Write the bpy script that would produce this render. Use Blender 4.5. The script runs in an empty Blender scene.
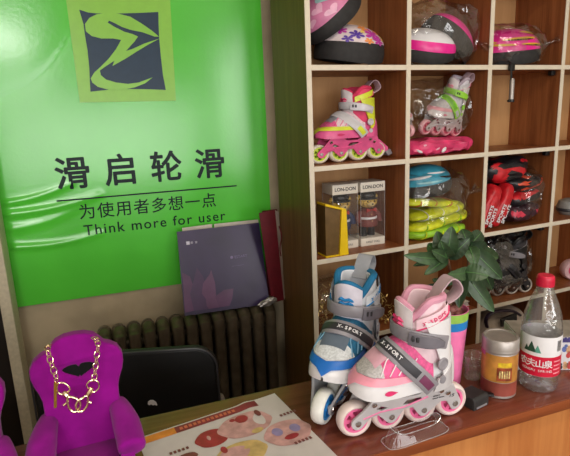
import bpy, bmesh, math, random
from math import sin, cos, pi, radians, sqrt, atan2, asin
from mathutils import Vector, Matrix, Euler, noise
V3 = Vector
random.seed(7)
C = bpy.context.scene.collection
SC = bpy.context.scene

# ---------------------------------------------------------------- camera numbers
FPX, CX, CY = 497.36, 285.0, 228.0
CAM = V3((0, 0, 1.47))
RT = V3((0.9426, -0.3314, -0.0408)); UP = V3((0.1098, 0.1918, 0.9753)); FW = V3((0.3153, 0.9239, -0.2176))
RT.normalize(); FW = (FW - RT * FW.dot(RT)).normalized(); UP = RT.cross(FW)

def ray(x, y): return (RT * (x - CX) + UP * (CY - y)) / FPX + FW
def PY(x, y, Y):                      # point of the place on the plane Y = const
    d = ray(x, y); return CAM + d * (Y / d.y)
def PZ(x, y, z):                      # point on the height z
    d = ray(x, y); return CAM + d * ((z - CAM.z) / d.z)

# shelf frame: u along the front, v into the depth
SA = 0.391590814 - 0.328906076
SD = V3((cos(SA), sin(SA), 0)); SN = V3((-sin(SA), cos(SA), 0))
SO = SN * 1.40
def SH(u, v, z): return SO + SD * u + SN * v + V3((0, 0, z))
CT = 0.97                             # counter top

# ---------------------------------------------------------------- materials
def lin(c):
    return tuple((x / 255 / 12.92) if x / 255 <= 0.04045 else ((x / 255 + 0.055) / 1.055) ** 2.4 for x in c) + (1,)
MATS = {}
def mat(name, col, rough=0.5, metal=0.0, spec=0.5, var=0.06, vscale=40, coat=0.0, bump=0.0, bscale=200, emit=None, sheen=0.0, trans=0.0):
    if name in MATS: return MATS[name]
    m = bpy.data.materials.new(name); m.use_nodes = True; n = m.node_tree.nodes; l = m.node_tree.links
    b = n['Principled BSDF']
    tc = n.new('ShaderNodeTexCoord')
    b.inputs['Roughness'].default_value = rough; b.inputs['Metallic'].default_value = metal
    b.inputs['Specular IOR Level'].default_value = spec
    b.inputs['Coat Weight'].default_value = coat; b.inputs['Coat Roughness'].default_value = 0.08
    b.inputs['Sheen Weight'].default_value = sheen
    b.inputs['Transmission Weight'].default_value = trans
    c = lin(col)
    if var > 0:
        t = n.new('ShaderNodeTexNoise'); t.inputs['Scale'].default_value = vscale; t.inputs['Detail'].default_value = 3
        l.new(tc.outputs['Object'], t.inputs['Vector'])
        r = n.new('ShaderNodeValToRGB')
        r.color_ramp.elements[0].position = 0.3; r.color_ramp.elements[1].position = 0.7
        r.color_ramp.elements[0].color = tuple(x * (1 - var * 2) for x in c[:3]) + (1,)
        r.color_ramp.elements[1].color = tuple(min(1, x * (1 + var * 2)) for x in c[:3]) + (1,)
        l.new(t.outputs['Fac'], r.inputs['Fac']); l.new(r.outputs['Color'], b.inputs['Base Color'])
    else:
        b.inputs['Base Color'].default_value = c
    if bump > 0:
        t2 = n.new('ShaderNodeTexNoise'); t2.inputs['Scale'].default_value = bscale; t2.inputs['Detail'].default_value = 4
        l.new(tc.outputs['Object'], t2.inputs['Vector'])
        bp = n.new('ShaderNodeBump'); bp.inputs['Strength'].default_value = bump; bp.inputs['Distance'].default_value = 0.002
        l.new(t2.outputs['Fac'], bp.inputs['Height']); l.new(bp.outputs['Normal'], b.inputs['Normal'])
    if emit:
        b.inputs['Emission Color'].default_value = lin(col); b.inputs['Emission Strength'].default_value = emit
    MATS[name] = m
    return m

def wood(name, c1, c2, scale=(30, 30, 1.5), rough=0.45, coat=0.0, spec=0.4):
    if name in MATS: return MATS[name]
    m = bpy.data.materials.new(name); m.use_nodes = True; n = m.node_tree.nodes; l = m.node_tree.links
    b = n['Principled BSDF']; tc = n.new('ShaderNodeTexCoord'); mp = n.new('ShaderNodeMapping')
    mp.inputs['Scale'].default_value = scale
    l.new(tc.outputs['Object'], mp.inputs['Vector'])
    t = n.new('ShaderNodeTexNoise'); t.inputs['Scale'].default_value = 1.6; t.inputs['Detail'].default_value = 6; t.inputs['Roughness'].default_value = 0.62
    t.inputs['Distortion'].default_value = 0.8
    l.new(mp.outputs['Vector'], t.inputs['Vector'])
    r = n.new('ShaderNodeValToRGB'); r.color_ramp.elements[0].position = 0.3; r.color_ramp.elements[1].position = 0.72
    r.color_ramp.elements[0].color = lin(c1); r.color_ramp.elements[1].color = lin(c2)
    l.new(t.outputs['Fac'], r.inputs['Fac']); l.new(r.outputs['Color'], b.inputs['Base Color'])
    b.inputs['Roughness'].default_value = rough; b.inputs['Coat Weight'].default_value = coat; b.inputs['Coat Roughness'].default_value = 0.2
    b.inputs['Specular IOR Level'].default_value = spec
    MATS[name] = m
    return m

def film(name, tint=(255, 255, 255), gloss=0.26, rough=0.10, haze=0.004, bump=0.25, bscale=40):
    """thin clear plastic: see-through, with a glossy skin and a trace of milkiness"""
    if name in MATS: return MATS[name]
    m = bpy.data.materials.new(name); m.use_nodes = True; n = m.node_tree.nodes; l = m.node_tree.links
    n.remove(n['Principled BSDF']); out = n['Material Output']
    tr = n.new('ShaderNodeBsdfTransparent'); tr.inputs['Color'].default_value = lin(tint)
    gl = n.new('ShaderNodeBsdfGlossy'); gl.inputs['Roughness'].default_value = rough * .6
    df = n.new('ShaderNodeBsdfDiffuse'); df.inputs['Color'].default_value = (0.8, 0.8, 0.8, 1)
    tc = n.new('ShaderNodeTexCoord'); t = n.new('ShaderNodeTexNoise'); t.inputs['Scale'].default_value = bscale; t.inputs['Detail'].default_value = 3
    l.new(tc.outputs['Object'], t.inputs['Vector'])
    bp = n.new('ShaderNodeBump'); bp.inputs['Strength'].default_value = bump; bp.inputs['Distance'].default_value = 0.01
    l.new(t.outputs['Fac'], bp.inputs['Height']); l.new(bp.outputs['Normal'], gl.inputs['Normal'])
    lw = n.new('ShaderNodeLayerWeight'); lw.inputs['Blend'].default_value = 0.35
    l.new(bp.outputs['Normal'], lw.inputs['Normal'])
    mr = n.new('ShaderNodeMapRange'); mr.inputs['From Min'].default_value = 0; mr.inputs['From Max'].default_value = 1
    mr.inputs['To Min'].default_value = gloss * 0.16; mr.inputs['To Max'].default_value = min(1, gloss * 1.9)
    l.new(lw.outputs['Facing'], mr.inputs['Value'])
    m1 = n.new('ShaderNodeMixShader'); m1.inputs['Fac'].default_value = haze
    l.new(tr.outputs['BSDF'], m1.inputs[1]); l.new(df.outputs['BSDF'], m1.inputs[2])
    m2 = n.new('ShaderNodeMixShader'); l.new(mr.outputs['Result'], m2.inputs['Fac'])
    l.new(m1.outputs['Shader'], m2.inputs[1]); l.new(gl.outputs['BSDF'], m2.inputs[2])
    l.new(m2.outputs['Shader'], out.inputs['Surface'])
    MATS[name] = m
    return m

# ---------------------------------------------------------------- mesh helpers
def grid(bm, f, nu, nv, cu=False, cv=False, mi=0, cap0=False, cap1=False):
    """f(i/nu, j/nv) -> Vector ; cu / cv close the surface"""
    U = nu if cu else nu + 1; W = nv if cv else nv + 1
    vs = [[bm.verts.new(f(i / nu, j / nv)) for j in range(W)] for i in range(U)]
    fs = []
    for i in range(nu):
        for j in range(nv):
            a = vs[i][j]; b = vs[(i + 1) % U][j]; c = vs[(i + 1) % U][(j + 1) % W]; d = vs[i][(j + 1) % W]
            try:
                fc = bm.faces.new((a, b, c, d)); fc.material_index = mi; fs.append(fc)
            except ValueError: pass
    if cap0 and cv:
        fc = bm.faces.new(vs[0][::-1]); fc.material_index = mi
    if cap1 and cv:
        fc = bm.faces.new(vs[-1]); fc.material_index = mi
    return fs

def box(bm, c, s, M=None, bev=0.0, mi=0):
    vs = []
    for dx in (-.5, .5):
        for dy in (-.5, .5):
            for dz in (-.5, .5):
                p = V3((c[0] + dx * s[0], c[1] + dy * s[1], c[2] + dz * s[2]))
                vs.append(bm.verts.new(M @ p if M else p))
    q = [(0, 1, 3, 2), (4, 6, 7, 5), (0, 4, 5, 1), (2, 3, 7, 6), (0, 2, 6, 4), (1, 5, 7, 3)]
    fs = [bm.faces.new([vs[i] for i in k]) for k in q]
    for f in fs: f.material_index = mi
    if bev > 0:
        es = list({e for f in fs for e in f.edges})
        bmesh.ops.bevel(bm, geom=es, offset=bev, segments=2, affect='EDGES', profile=0.6)
    return fs

def frame_of(t, ref=V3((0, 0, 1))):
    t = t.normalized()
    if abs(t.dot(ref)) > 0.95: ref = V3((1, 0, 0))
    a = t.cross(ref).normalized(); return a, a.cross(t).normalized()

def tube(bm, pts, r, n=8, closed=False, mi=0, flat=1.0):
    pts = [V3(p) for p in pts]; N = len(pts)
    rs = r if isinstance(r, (list, tuple)) else [r] * N
    rings = []; pa = None
    for i, p in enumerate(pts):
        if closed: t = pts[(i + 1) % N] - pts[i - 1]
        else: t = pts[min(i + 1, N - 1)] - pts[max(i - 1, 0)]
        t.normalize()
        if pa is None: a, b = frame_of(t)
        else:
            a = (pa - t * pa.dot(t))
            a = a.normalized() if a.length > 1e-6 else frame_of(t)[0]
            b = a.cross(t).normalized()
        pa = a
        rings.append([bm.verts.new(p + (a * cos(2 * pi * k / n) + b * sin(2 * pi * k / n) * flat) * rs[i]) for k in range(n)])
    M = N if closed else N - 1
    for i in range(M):
        A = rings[i]; B = rings[(i + 1) % N]
        for k in range(n):
            try:
                f = bm.faces.new((A[k], A[(k + 1) % n], B[(k + 1) % n], B[k])); f.material_index = mi
            except ValueError: pass
    if not closed:
        bm.faces.new(rings[0][::-1]).material_index = mi; bm.faces.new(rings[-1]).material_index = mi

def smooth_path(P, k=6, closed=False):
    P = [V3(p) for p in P]; out = []; N = len(P)
    for i in range(N if closed else N - 1):
        p0 = P[i - 1] if (i > 0 or closed) else P[0]; p1 = P[i]; p2 = P[(i + 1) % N]
        p3 = P[(i + 2) % N] if (closed or i + 2 < N) else P[-1]
        for j in range(k):
            t = j / k
            out.append(0.5 * ((2 * p1) + (p2 - p0) * t + (2 * p0 - 5 * p1 + 4 * p2 - p3) * t * t + (3 * p1 - p0 - 3 * p2 + p3) * t ** 3))
    if not closed: out.append(P[-1])
    return out

def lathe(bm, prof, n=32, o=(0, 0, 0), ax=(0, 0, 1), mi=0, closed_prof=False):
    o = V3(o); ax = V3(ax).normalized(); a, b = frame_of(ax, V3((0, 1, 0)) if abs(ax.y) < .9 else V3((0, 0, 1)))
    rings = []
    for r, z in prof:
        if r < 1e-6: rings.append([bm.verts.new(o + ax * z)])
        else: rings.append([bm.verts.new(o + ax * z + (a * cos(2 * pi * k / n) + b * sin(2 * pi * k / n)) * r) for k in range(n)])
    R = len(rings)
    for i in range(R if closed_prof else R - 1):
        A = rings[i]; B = rings[(i + 1) % R]
        for k in range(n):
            k2 = (k + 1) % n
            if len(A) == 1 and len(B) == 1: continue
            if len(A) == 1: f = bm.faces.new((A[0], B[k], B[k2]))
            elif len(B) == 1: f = bm.faces.new((A[k], A[k2], B[0]))
            else: f = bm.faces.new((A[k], A[k2], B[k2], B[k]))
            f.material_index = mi

def prism(bm, poly, O, ex, ey, h, mi=0):
    """poly in the plane (O, ex, ey), extruded by the vector h"""
    O = V3(O); ex = V3(ex); ey = V3(ey); h = V3(h)
    A = [bm.verts.new(O + ex * p[0] + ey * p[1]) for p in poly]
    B = [bm.verts.new(v.co + h) for v in A]
    n = len(A)
    bm.faces.new(A[::-1]).material_index = mi; bm.faces.new(B).material_index = mi
    for i in range(n): bm.faces.new((A[i], A[(i + 1) % n], B[(i + 1) % n], B[i])).material_index = mi

def ribbon(bm, pts, nrm, w, th, mi=0):
    pts = [V3(p) for p in pts]; N = len(pts); R = []
    ws = w if isinstance(w, (list, tuple)) else [w] * N
    for i, p in enumerate(pts):
        t = (pts[min(i + 1, N - 1)] - pts[max(i - 1, 0)]).normalized()
        nn = V3(nrm[i]); nn = (nn - t * nn.dot(t)).normalized(); s = t.cross(nn)
        R.append([bm.verts.new(p + s * ws[i] * a + nn * th * b) for a, b in ((-.5, 0), (.5, 0), (.5, .7), (.42, 1), (-.42, 1), (-.5, .7))])
    for i in range(N - 1):
        for k in range(6): bm.faces.new((R[i][k], R[i][(k + 1) % 6], R[i + 1][(k + 1) % 6], R[i + 1][k])).material_index = mi
    bm.faces.new(R[0][::-1]).material_index = mi; bm.faces.new(R[-1]).material_index = mi

def ellipsoid(bm, c, r, nu=20, nv=12, M=None, fn=None):
    c = V3(c)
    def f(u, v):
        a = 2 * pi * u; b = pi * v
        p = V3((r[0] * cos(a) * sin(b), r[1] * sin(a) * sin(b), r[2] * cos(b)))
        if fn: p = fn(p)
        p = M @ p if M else p
        return c + p
    bmt = bmesh.new(); grid(bmt, f, nu, nv, cu=True)
    bmesh.ops.remove_doubles(bmt, verts=bmt.verts, dist=1e-6)
    join(bm, bmt)

def join(bm, other, M=None, mi=None):
    mp = {}
    for v in other.verts: mp[v] = bm.verts.new(M @ v.co if M else v.co)
    for f in other.faces:
        try:
            g = bm.faces.new([mp[v] for v in f.verts]); g.material_index = f.material_index if mi is None else mi
        except ValueError: pass
    other.free()

RM = {}
def obj(name, bm, m, parent=None, world=False, smooth=True, angle=40, sub=0, bev=0):
    bmesh.ops.recalc_face_normals(bm, faces=bm.faces)
    if world and parent is not None:
        r = parent
        while r.parent is not None: r = r.parent
        bm.transform(RM[r.name].inverted())
    me = bpy.data.meshes.new(name); bm.to_mesh(me); bm.free()
    for x in (m if isinstance(m, (list, tuple)) else [m]): me.materials.append(x)
    if smooth:
        me.polygons.foreach_set('use_smooth', [True] * len(me.polygons))
        try: me.set_sharp_from_angle(angle=radians(angle))
        except Exception: pass
    o = bpy.data.objects.new(name, me); C.objects.link(o)
    if parent is not None: o.parent = parent
    if bev:
        md = o.modifiers.new('b', 'BEVEL'); md.width = bev; md.segments = 2; md.limit_method = 'ANGLE'
    if sub:
        md = o.modifiers.new('s', 'SUBSURF'); md.levels = sub; md.render_levels = sub
    return o

def thing(name, label, cat, loc=(0, 0, 0), rot=(0, 0, 0), scale=1.0, group=None):
    o = bpy.data.objects.new(name, None); C.objects.link(o); o.empty_display_size = 0.05
    sc3 = scale if isinstance(scale, tuple) else (scale,) * 3
    o.location = loc; o.rotation_euler = rot; o.scale = sc3
    o['label'] = label; o['category'] = cat
    if group: o['group'] = group
    RM[o.name] = Matrix.LocRotScale(V3(loc), Euler(rot), V3(sc3))
    return o
def tag(o, label, cat, group=None):
    o['label'] = label; o['category'] = cat
    if group: o['group'] = group
    return o
def struct(name, bm, m, **k):
    o = obj(name, bm, m, **k); o['kind'] = 'structure'; return o

def text(name, s, size, O, ex, ey, m, parent, align='LEFT', off=0.0, ext=0.0002, world=True, space=1.0, drape=None):
    cu = bpy.data.curves.new(name + '_curve', 'FONT'); cu.body = s; cu.size = size; cu.align_x = align
    cu.extrude = ext; cu.space_character = space; cu.resolution_u = 3
    t = bpy.data.objects.new(name + '_src', cu); C.objects.link(t)
    bpy.context.view_layer.update()
    me = bpy.data.meshes.new_from_object(t.evaluated_get(bpy.context.evaluated_depsgraph_get()))
    bpy.data.objects.remove(t); bpy.data.curves.remove(cu)
    bm = bmesh.new(); bm.from_mesh(me); bpy.data.meshes.remove(me)
    ex = V3(ex).normalized(); ey = V3(ey); ey = (ey - ex * ey.dot(ex)).normalized(); ez = ex.cross(ey)
    M = Matrix((ex, ey, ez)).transposed().to_4x4(); M.translation = V3(O)
    if off > 0:                       # heavier strokes
        src = bm.copy()
        for k in range(8):
            j = src.copy(); join(bm, j, Matrix.Translation((off * cos(k * pi / 4), off * sin(k * pi / 4), ext * .02 * (k + 1))))
        src.free()
    bm.transform(M)
    if drape:
        for v in bm.verts: v.co.y = drape(v.co)
    if len(bm.verts) == 0: bm.free(); return None
    return obj(name, bm, m, parent, world=world, smooth=False)

def flat2d(splines, ext=0.0, bevel=0.0):
    """filled outline with holes -> bmesh in XY, thickness 2*ext (+ rounded rim)"""
    cu = bpy.data.curves.new('c', 'CURVE'); cu.dimensions = '2D'; cu.fill_mode = 'BOTH'; cu.extrude = ext; cu.bevel_depth = bevel; cu.bevel_resolution = 3
    for P in splines:
        sp = cu.splines.new('POLY'); sp.points.add(len(P) - 1); sp.use_cyclic_u = True
        for i, p in enumerate(P): sp.points[i].co = (p[0], p[1], 0, 1)
    t = bpy.data.objects.new('c', cu); C.objects.link(t); bpy.context.view_layer.update()
    me = bpy.data.meshes.new_from_object(t.evaluated_get(bpy.context.evaluated_depsgraph_get()))
    bpy.data.objects.remove(t); bpy.data.curves.remove(cu)
    bm = bmesh.new(); bm.from_mesh(me); bpy.data.meshes.remove(me)
    bmesh.ops.remove_doubles(bm, verts=bm.verts, dist=1e-5)
    return bm
def basis(O, ex, ey):
    ex = V3(ex).normalized(); ey = V3(ey); ey = (ey - ex * ey.dot(ex)).normalized(); ez = ex.cross(ey)
    M = Matrix((ex, ey, ez)).transposed().to_4x4(); M.translation = V3(O); return M
def lerp_tab(xs, ys, x):
    if x <= xs[0]: return ys[0]
    for i in range(len(xs) - 1):
        if x <= xs[i + 1]:
            t = (x - xs[i]) / (xs[i + 1] - xs[i]); return ys[i] * (1 - t) + ys[i + 1] * t
    return ys[-1]
def rrect(w, h, r, n=5, cx=0, cy=0):
    P = []
    for sx, sy, a0 in ((1, 1, 0), (-1, 1, pi / 2), (-1, -1, pi), (1, -1, 1.5 * pi)):
        for k in range(n + 1):
            a = a0 + pi / 2 * k / n
            P.append((cx + sx * (w / 2 - r) + r * cos(a), cy + sy * (h / 2 - r) + r * sin(a)))
    return P

# ---------------------------------------------------------------- palette
M_wall = mat('wall_paint', (176, 160, 132), 0.85, var=0.10, vscale=6, bump=0.2, bscale=60)
M_plain = mat('plain_plaster', (190, 180, 165), 0.9, var=0.03)
M_floor = mat('floor_tile', (120, 105, 90), 0.5, var=0.1, vscale=8)
M_ceil = mat('ceiling_white', (225, 222, 215), 0.9, var=0.02)
M_shelfw = wood('shelf_wood', (124, 68, 36), (172, 106, 62), (26, 26, 1.3), 0.42)
M_shelfw_shaded = wood('shelf_wood_shaded', (96, 66, 34), (124, 90, 50), (30, 30, 1.2), 0.42)  # same wood as the boards; the side's shade is put into this darker tone
M_backw = wood('hardboard', (184, 136, 88), (206, 158, 106), (10, 10, 1.2), 0.6)
M_edge = mat('cream_edge_band', (226, 214, 192), 0.45, var=0.02)
M_counter = wood('counter_wood', (96, 46, 32), (132, 70, 50), (1.6, 26, 26), 0.22, coat=0.25)
M_cfront = wood('counter_front_wood', (176, 104, 52), (206, 138, 78), (14, 14, 1.0), 0.38)
M_cband = wood('counter_band_wood', (112, 54, 26), (146, 76, 40), (1.6, 26, 26), 0.3)
M_black = mat('black_plastic', (22, 22, 23), 0.4, var=0.03)
M_darkgrey = mat('dark_grey_plastic', (52, 50, 54), 0.4, var=0.04)
M_foam = mat('black_foam', (40, 38, 38), 0.7, var=0.12, vscale=60)
M_grey = mat('grey_plastic', (142, 138, 144), 0.38, var=0.03)
M_lgrey = mat('light_grey_plastic', (196, 192, 194), 0.35, var=0.02)
M_white = mat('white_plastic', (232, 230, 232), 0.3, var=0.01)
M_whitep = mat('white_paper', (206, 196, 194), 0.6, var=0.02)
M_chrome = mat('chrome', (215, 215, 218), 0.15, 1.0, var=0.0)
M_tin = mat('brushed_tin', (176, 168, 162), 0.42, .6, var=0.05)
M_gold = mat('pale_gold', (240, 218, 172), 0.2, 1.0, var=0.0)
M_film = film('clear_bag_film')
M_film2 = film('clear_bag_film_dense', gloss=0.34, haze=0.006)
M_clear = film('clear_hard_plastic', gloss=0.16, rough=0.04, haze=0.03, bump=0.05, bscale=20)

# ================================================================ the room
WY = 1.80
bm = bmesh.new(); box(bm, (0.6, WY + .0495, 1.4), (4.4, .1, 2.8)); struct('wall_back', bm, M_wall, smooth=False)
bm = bmesh.new(); box(bm, (-1.65, -.35, 1.4), (.1, 4.3, 2.8)); struct('wall_left', bm, M_plain, smooth=False)
bm = bmesh.new(); box(bm, (2.85, -.35, 1.4), (.1, 4.3, 2.8)); struct('wall_right', bm, M_plain, smooth=False)
bm = bmesh.new(); box(bm, (0.6, -.35, -.05), (4.6, 4.5, .1)); struct('floor', bm, M_floor, smooth=False)
bm = bmesh.new(); box(bm, (0.6, -.35, 2.85), (4.6, 4.5, .1)); struct('ceiling', bm, M_ceil, smooth=False)
# front wall with the shop window, a transom and the door glass
FY = -2.5
WIN = [(-1.15, 0.95, 0.78, 1.78), (-1.35, -0.55, 2.04, 2.52), (1.35, 2.5, 0.9, 2.4)]
bm = bmesh.new()
xs = sorted({-1.7, 2.9} | {w[0] for w in WIN} | {w[1] for w in WIN}); zs = sorted({0, 2.8} | {w[2] for w in WIN} | {w[3] for w in WIN})
for i in range(len(xs) - 1):
    for j in range(len(zs) - 1):
        mx = (xs[i] + xs[i + 1]) / 2; mz = (zs[j] + zs[j + 1]) / 2
        if any(w[0] < mx < w[1] and w[2] < mz < w[3] for w in WIN): continue
        box(bm, (mx, FY, mz), (xs[i + 1] - xs[i], .1, zs[j + 1] - zs[j]))
struct('wall_front', bm, M_plain, smooth=False)
for k, (x0, x1, z0, z1) in enumerate(WIN):
    bm = bmesh.new(); nm = max(1, round((x1 - x0) / .55))
    for q in range(nm + 1):
        x = x0 + (x1 - x0) * q / nm
        box(bm, (x, FY, (z0 + z1) / 2), (.05, .06, z1 - z0))
    for z in (z0, z1): box(bm, ((x0 + x1) / 2, FY, z), (x1 - x0, .06, .05))
    if k != 1: box(bm, ((x0 + x1) / 2, FY, z0 + (z1 - z0) * .6), (x1 - x0, .05, .035))
    struct('window_%d' % (k + 1), bm, M_darkgrey, smooth=False)
# dark door leaf and its pale post at the left end of the back wall
bm = bmesh.new(); box(bm, (-.80, WY - .015, 1.05), (.84, .04, 2.1), bev=.004)
for zc, hh in ((.55, .7), (1.5, .8)): box(bm, (-.80, WY - .038, zc), (.6, .012, hh), bev=.004)
struct('door_1', bm, mat('dark_door', (38, 30, 24), .5))
bm = bmesh.new(); box(bm, (-.3605, 1.728, 1.399), (.034, .085, 2.797), bev=.006)
struct('trim_1', bm, mat('beige_post', (196, 184, 158), .6, var=.05, vscale=90))

# ================================================================ green poster
PYW = WY - .008
t = thing('poster', 'large glossy green advertising poster with Chinese lettering on the wall', 'poster', (.1, PYW, 1.45))
M_green = mat('green_film', (88, 204, 62), 0.2, var=0.03, vscale=5, coat=0.0, spec=0.75, bump=0.12, bscale=90)
px0, px1, pz0, pz1 = -.357, .556, .883, 2.35
def ridge(x, z):
    d = 0.0
    for ax_, az, bx, bz, w, h in ((-.36, 1.235, -.13, 1.285, .010, .008), (-.36, 1.20, -.05, 1.238, .012, .010), (-.33, 1.09, -.06, 1.105, .010, .009), (-.35, 1.15, -.12, 1.20, .014, .006)):
        L2 = (bx - ax_) ** 2 + (bz - az) ** 2; s = ((x - ax_) * (bx - ax_) + (z - az) * (bz - az)) / L2
        sc = max(0, min(1, s)); qx = ax_ + sc * (bx - ax_); qz = az + sc * (bz - az) - .012 * sin(pi * sc)
        e = (x - qx) ** 2 + (z - qz) ** 2
        d += h * math.exp(-e / (w * w)) * (1 - .7 * sc)
    # bubble of loose film in the upper left corner
    r = sqrt((x + .42) ** 2 + (z - 1.93) ** 2)
    if r < .38: d += .006 * (1 - (r / .38) ** 2) ** .5
    d += .0012 * noise.noise(V3((x * 5, z * 5, 3.1)))
    return d
def pf(u, v):
    x = px0 + (px1 - px0) * u; z = pz0 + (pz1 - pz0) * v
    e = min(u, 1 - u, v, 1 - v)
    return V3((x, PYW - .001 - ridge(x, z) * min(1, e * 30), z))
bm = bmesh.new(); grid(bm, pf, 150, 240)
box(bm, ((px0 + px1) / 2, PYW + .004, (pz0 + pz1) / 2), (px1 - px0, .007, pz1 - pz0))
obj('panel', bm, M_green, t, world=True, angle=60)
M_ink = mat('dark_green_ink', (12, 34, 30), 0.4, var=0.02, spec=.2)
M_navy = mat('navy_ink', (30, 54, 76), 0.35, var=0.03, spec=.3)
M_lime = mat('lime_ink', (138, 200, 62), 0.3, var=0.02)
LY = PYW - .0035
def crop(k, x0, y0): return lambda p: (x0 + p[0] / k, y0 + p[1] / k)
def wallpoly(pts, cv, Y):
    return [(lambda q: (q.x, q.z))(PY(*cv(p), Y)) for p in pts]
MW = Matrix(((1, 0, 0, 0), (0, 0, -1, 0), (0, 1, 0, 0), (0, 0, 0, 1)))   # XY -> XZ facing -Y
def walldecal(name, splines, Y, m, parent):
    b = flat2d(splines, ext=.0004); M = MW.copy(); M.translation = V3((0, Y, 0)); b.transform(M)
    return obj(name, b, m, parent, world=True, smooth=False)
walldecal('logo_field', [[(-.077, 2.0), (-.074, 1.543), (.234, 1.540), (.247, 2.0)]], LY, M_lime, t)
cv = crop(456 / 110, 70, 0)
sq = [(38, 40), (75, 52), (110, 56), (205, 56), (280, 54), (366, 50), (367, 100), (369, 150), (371, 175), (377, 240), (385, 310), (397, 373), (330, 370), (250, 369), (170, 371), (85, 380), (82, 330), (80, 280), (73, 210), (62, 145), (56, 100)]
zz = [(62, 100), (80, 75), (110, 60), (150, 54), (200, 57), (250, 70), (300, 100), (340, 128), (368, 152), (350, 152), (300, 134), (250, 124), (215, 112), (185, 96), (162, 86), (156, 94), (185, 112), (225, 132), (260, 142), (282, 152), (268, 172), (232, 212), (262, 202), (310, 180), (372, 160), (330, 182), (280, 212), (230, 244), (176, 274), (184, 252), (150, 274), (124, 292), (128, 312), (150, 330), (190, 342), (240, 348), (285, 342), (342, 321), (312, 345), (270, 362), (220, 372), (160, 372), (115, 360), (92, 342), (86, 325), (100, 302), (130, 274), (160, 244), (190, 205), (212, 166), (180, 160), (130, 160), (90, 150), (66, 130)]
walldecal('logo_square', [wallpoly(sq, cv, LY)], LY - .0012, M_navy, t)
walldecal('logo_swoosh', [wallpoly(zz, cv, LY)], LY - .0024, M_lime, t)
def drape(p): return PYW - .0022 - ridge(p.x, p.z) + (p.y - (LY - .001)) * .5
ex = V3((1, 0, .004)); ez = V3((0, 0, 1))
for ch, x in zip('滑启轮滑', (57, 106, 152, 196)):
    p = PY(x, 190 - (x - 57) * .088 * 1.0, LY)
    text('lettering', ch, .112, (p.x - .002, LY - .001, 1.276), ex, ez, M_ink, t, off=.0022, drape=drape)
bm = bmesh.new(); grid(bm, lambda u, v: V3((-.184 + .613 * u, PYW - .0024 - ridge(-.184 + .613 * u, 1.2295), 1.227 + .005 * v)), 60, 1); obj('rule', bm, M_ink, t, world=True, smooth=False)
for i, ch in enumerate('为使用者多想一点'):
    text('lettering', ch, .056, (-.122 + i * .0594, LY - .001, 1.164), ex, ez, M_ink, t, off=.0004, drape=drape)
text('lettering', 'Think more for user', .0505, (-.113, LY - .001, 1.104), ex, ez, M_ink, t, off=.0003, space=1.16, drape=drape)

# ================================================================ cubby shelf
t = thing('cubby_shelf', 'tall brown wooden cubbyhole shelf with cream front edges against the wall', 'shelf', SO, (0, 0, SA))
US = [.677, 1.037, 1.384, 1.743, 2.10]; ZS = [.09, .40, .703, 1.003, 1.307, 1.611, 1.915, 2.215]
DEP = .265; BK = .232; TH = .017
def upright(u, m, d=BK):
    b = bmesh.new(); box(b, (u, d / 2 + .002, 1.115), (TH, d - .003, 2.23)); return b
side = obj('side_panel', upright(US[0], M_shelfw_shaded, DEP), M_shelfw_shaded, t, smooth=False)
bm = bmesh.new(); box(bm, (US[0], .001, 1.115), (TH, .003, 2.232), bev=.0008); obj('edge_band', bm, M_edge, side, smooth=False)
for u in US[1:]:
    p = obj('divider', upright(u, M_shelfw, BK if u < 2.05 else DEP), M_shelfw, t, smooth=False)
    bm = bmesh.new(); box(bm, (u, .001, 1.115), (TH, .003, 2.232), bev=.0008); obj('edge_band', bm, M_edge, p, smooth=False)
for z in ZS:
    for i in range(4):
        b = bmesh.new(); box(b, ((US[i] + US[i + 1]) / 2, BK / 2 + .002, z), (US[i + 1] - US[i] - TH, BK - .004, TH))
        p = obj('shelf_board', b, M_shelfw, t, smooth=False)
        bm = bmesh.new(); box(bm, ((US[i] + US[i + 1]) / 2, .001, z), (US[i + 1] - US[i] - TH, .003, TH - .001), bev=.0008); obj('edge_band', bm, M_edge, p, smooth=False)
bm = bmesh.new(); box(bm, (1.3885, BK + .004, 1.115), (1.42, .006, 2.2)); obj('back_panel', bm, M_backw, t, smooth=False)
for u, z in ((1.722, 1.592), (1.722, 1.288), (1.765, 1.288), (1.722, .984), (1.765, .984)):
    bm = bmesh.new(); box(bm, (u, .03, z), (.022, .018, .018), bev=.003); obj('shelf_bracket', bm, M_black, t)

# ================================================================ radiator
t = thing('radiator', 'grey cast iron column radiator under the green poster', 'radiator', (.25, 1.70, 0))
M_rad = mat('radiator_paint', (96, 84, 68), 0.34, 0.5, var=0.12, vscale=30, bump=.2, bscale=120)
def rtop(x): return .812
k = 0
x = -.085
while x < .54:
    b = bmesh.new(); zt = .780
    for yy in (1.655, 1.735):
        tube(b, smooth_path([(x, yy, .16), (x, yy, .45), (x, yy, zt - .045), (x, yy + (.008 if yy < 1.7 else -.008), zt - .012), (x, 1.695, zt)], 4), [.0205] * 9 + [.021, .0215, .022, .0225, .0235, .024, .0235, .022], 12)
    tube(b, [(x, 1.645, zt - .022), (x, 1.67, zt - .012), (x, 1.72, zt - .012), (x, 1.745, zt - .022)], [.014, .0235, .0235, .014], 12)
    for zc in (.2, zt - .05): tube(b, [(x - .025, 1.695, zc), (x + .025, 1.695, zc)], .024, 10)
    box(b, (x, 1.695, .09), (.02, .06, .18))
    obj('section', b, M_rad, t, world=True)
    x += .0482; k += 1

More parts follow.
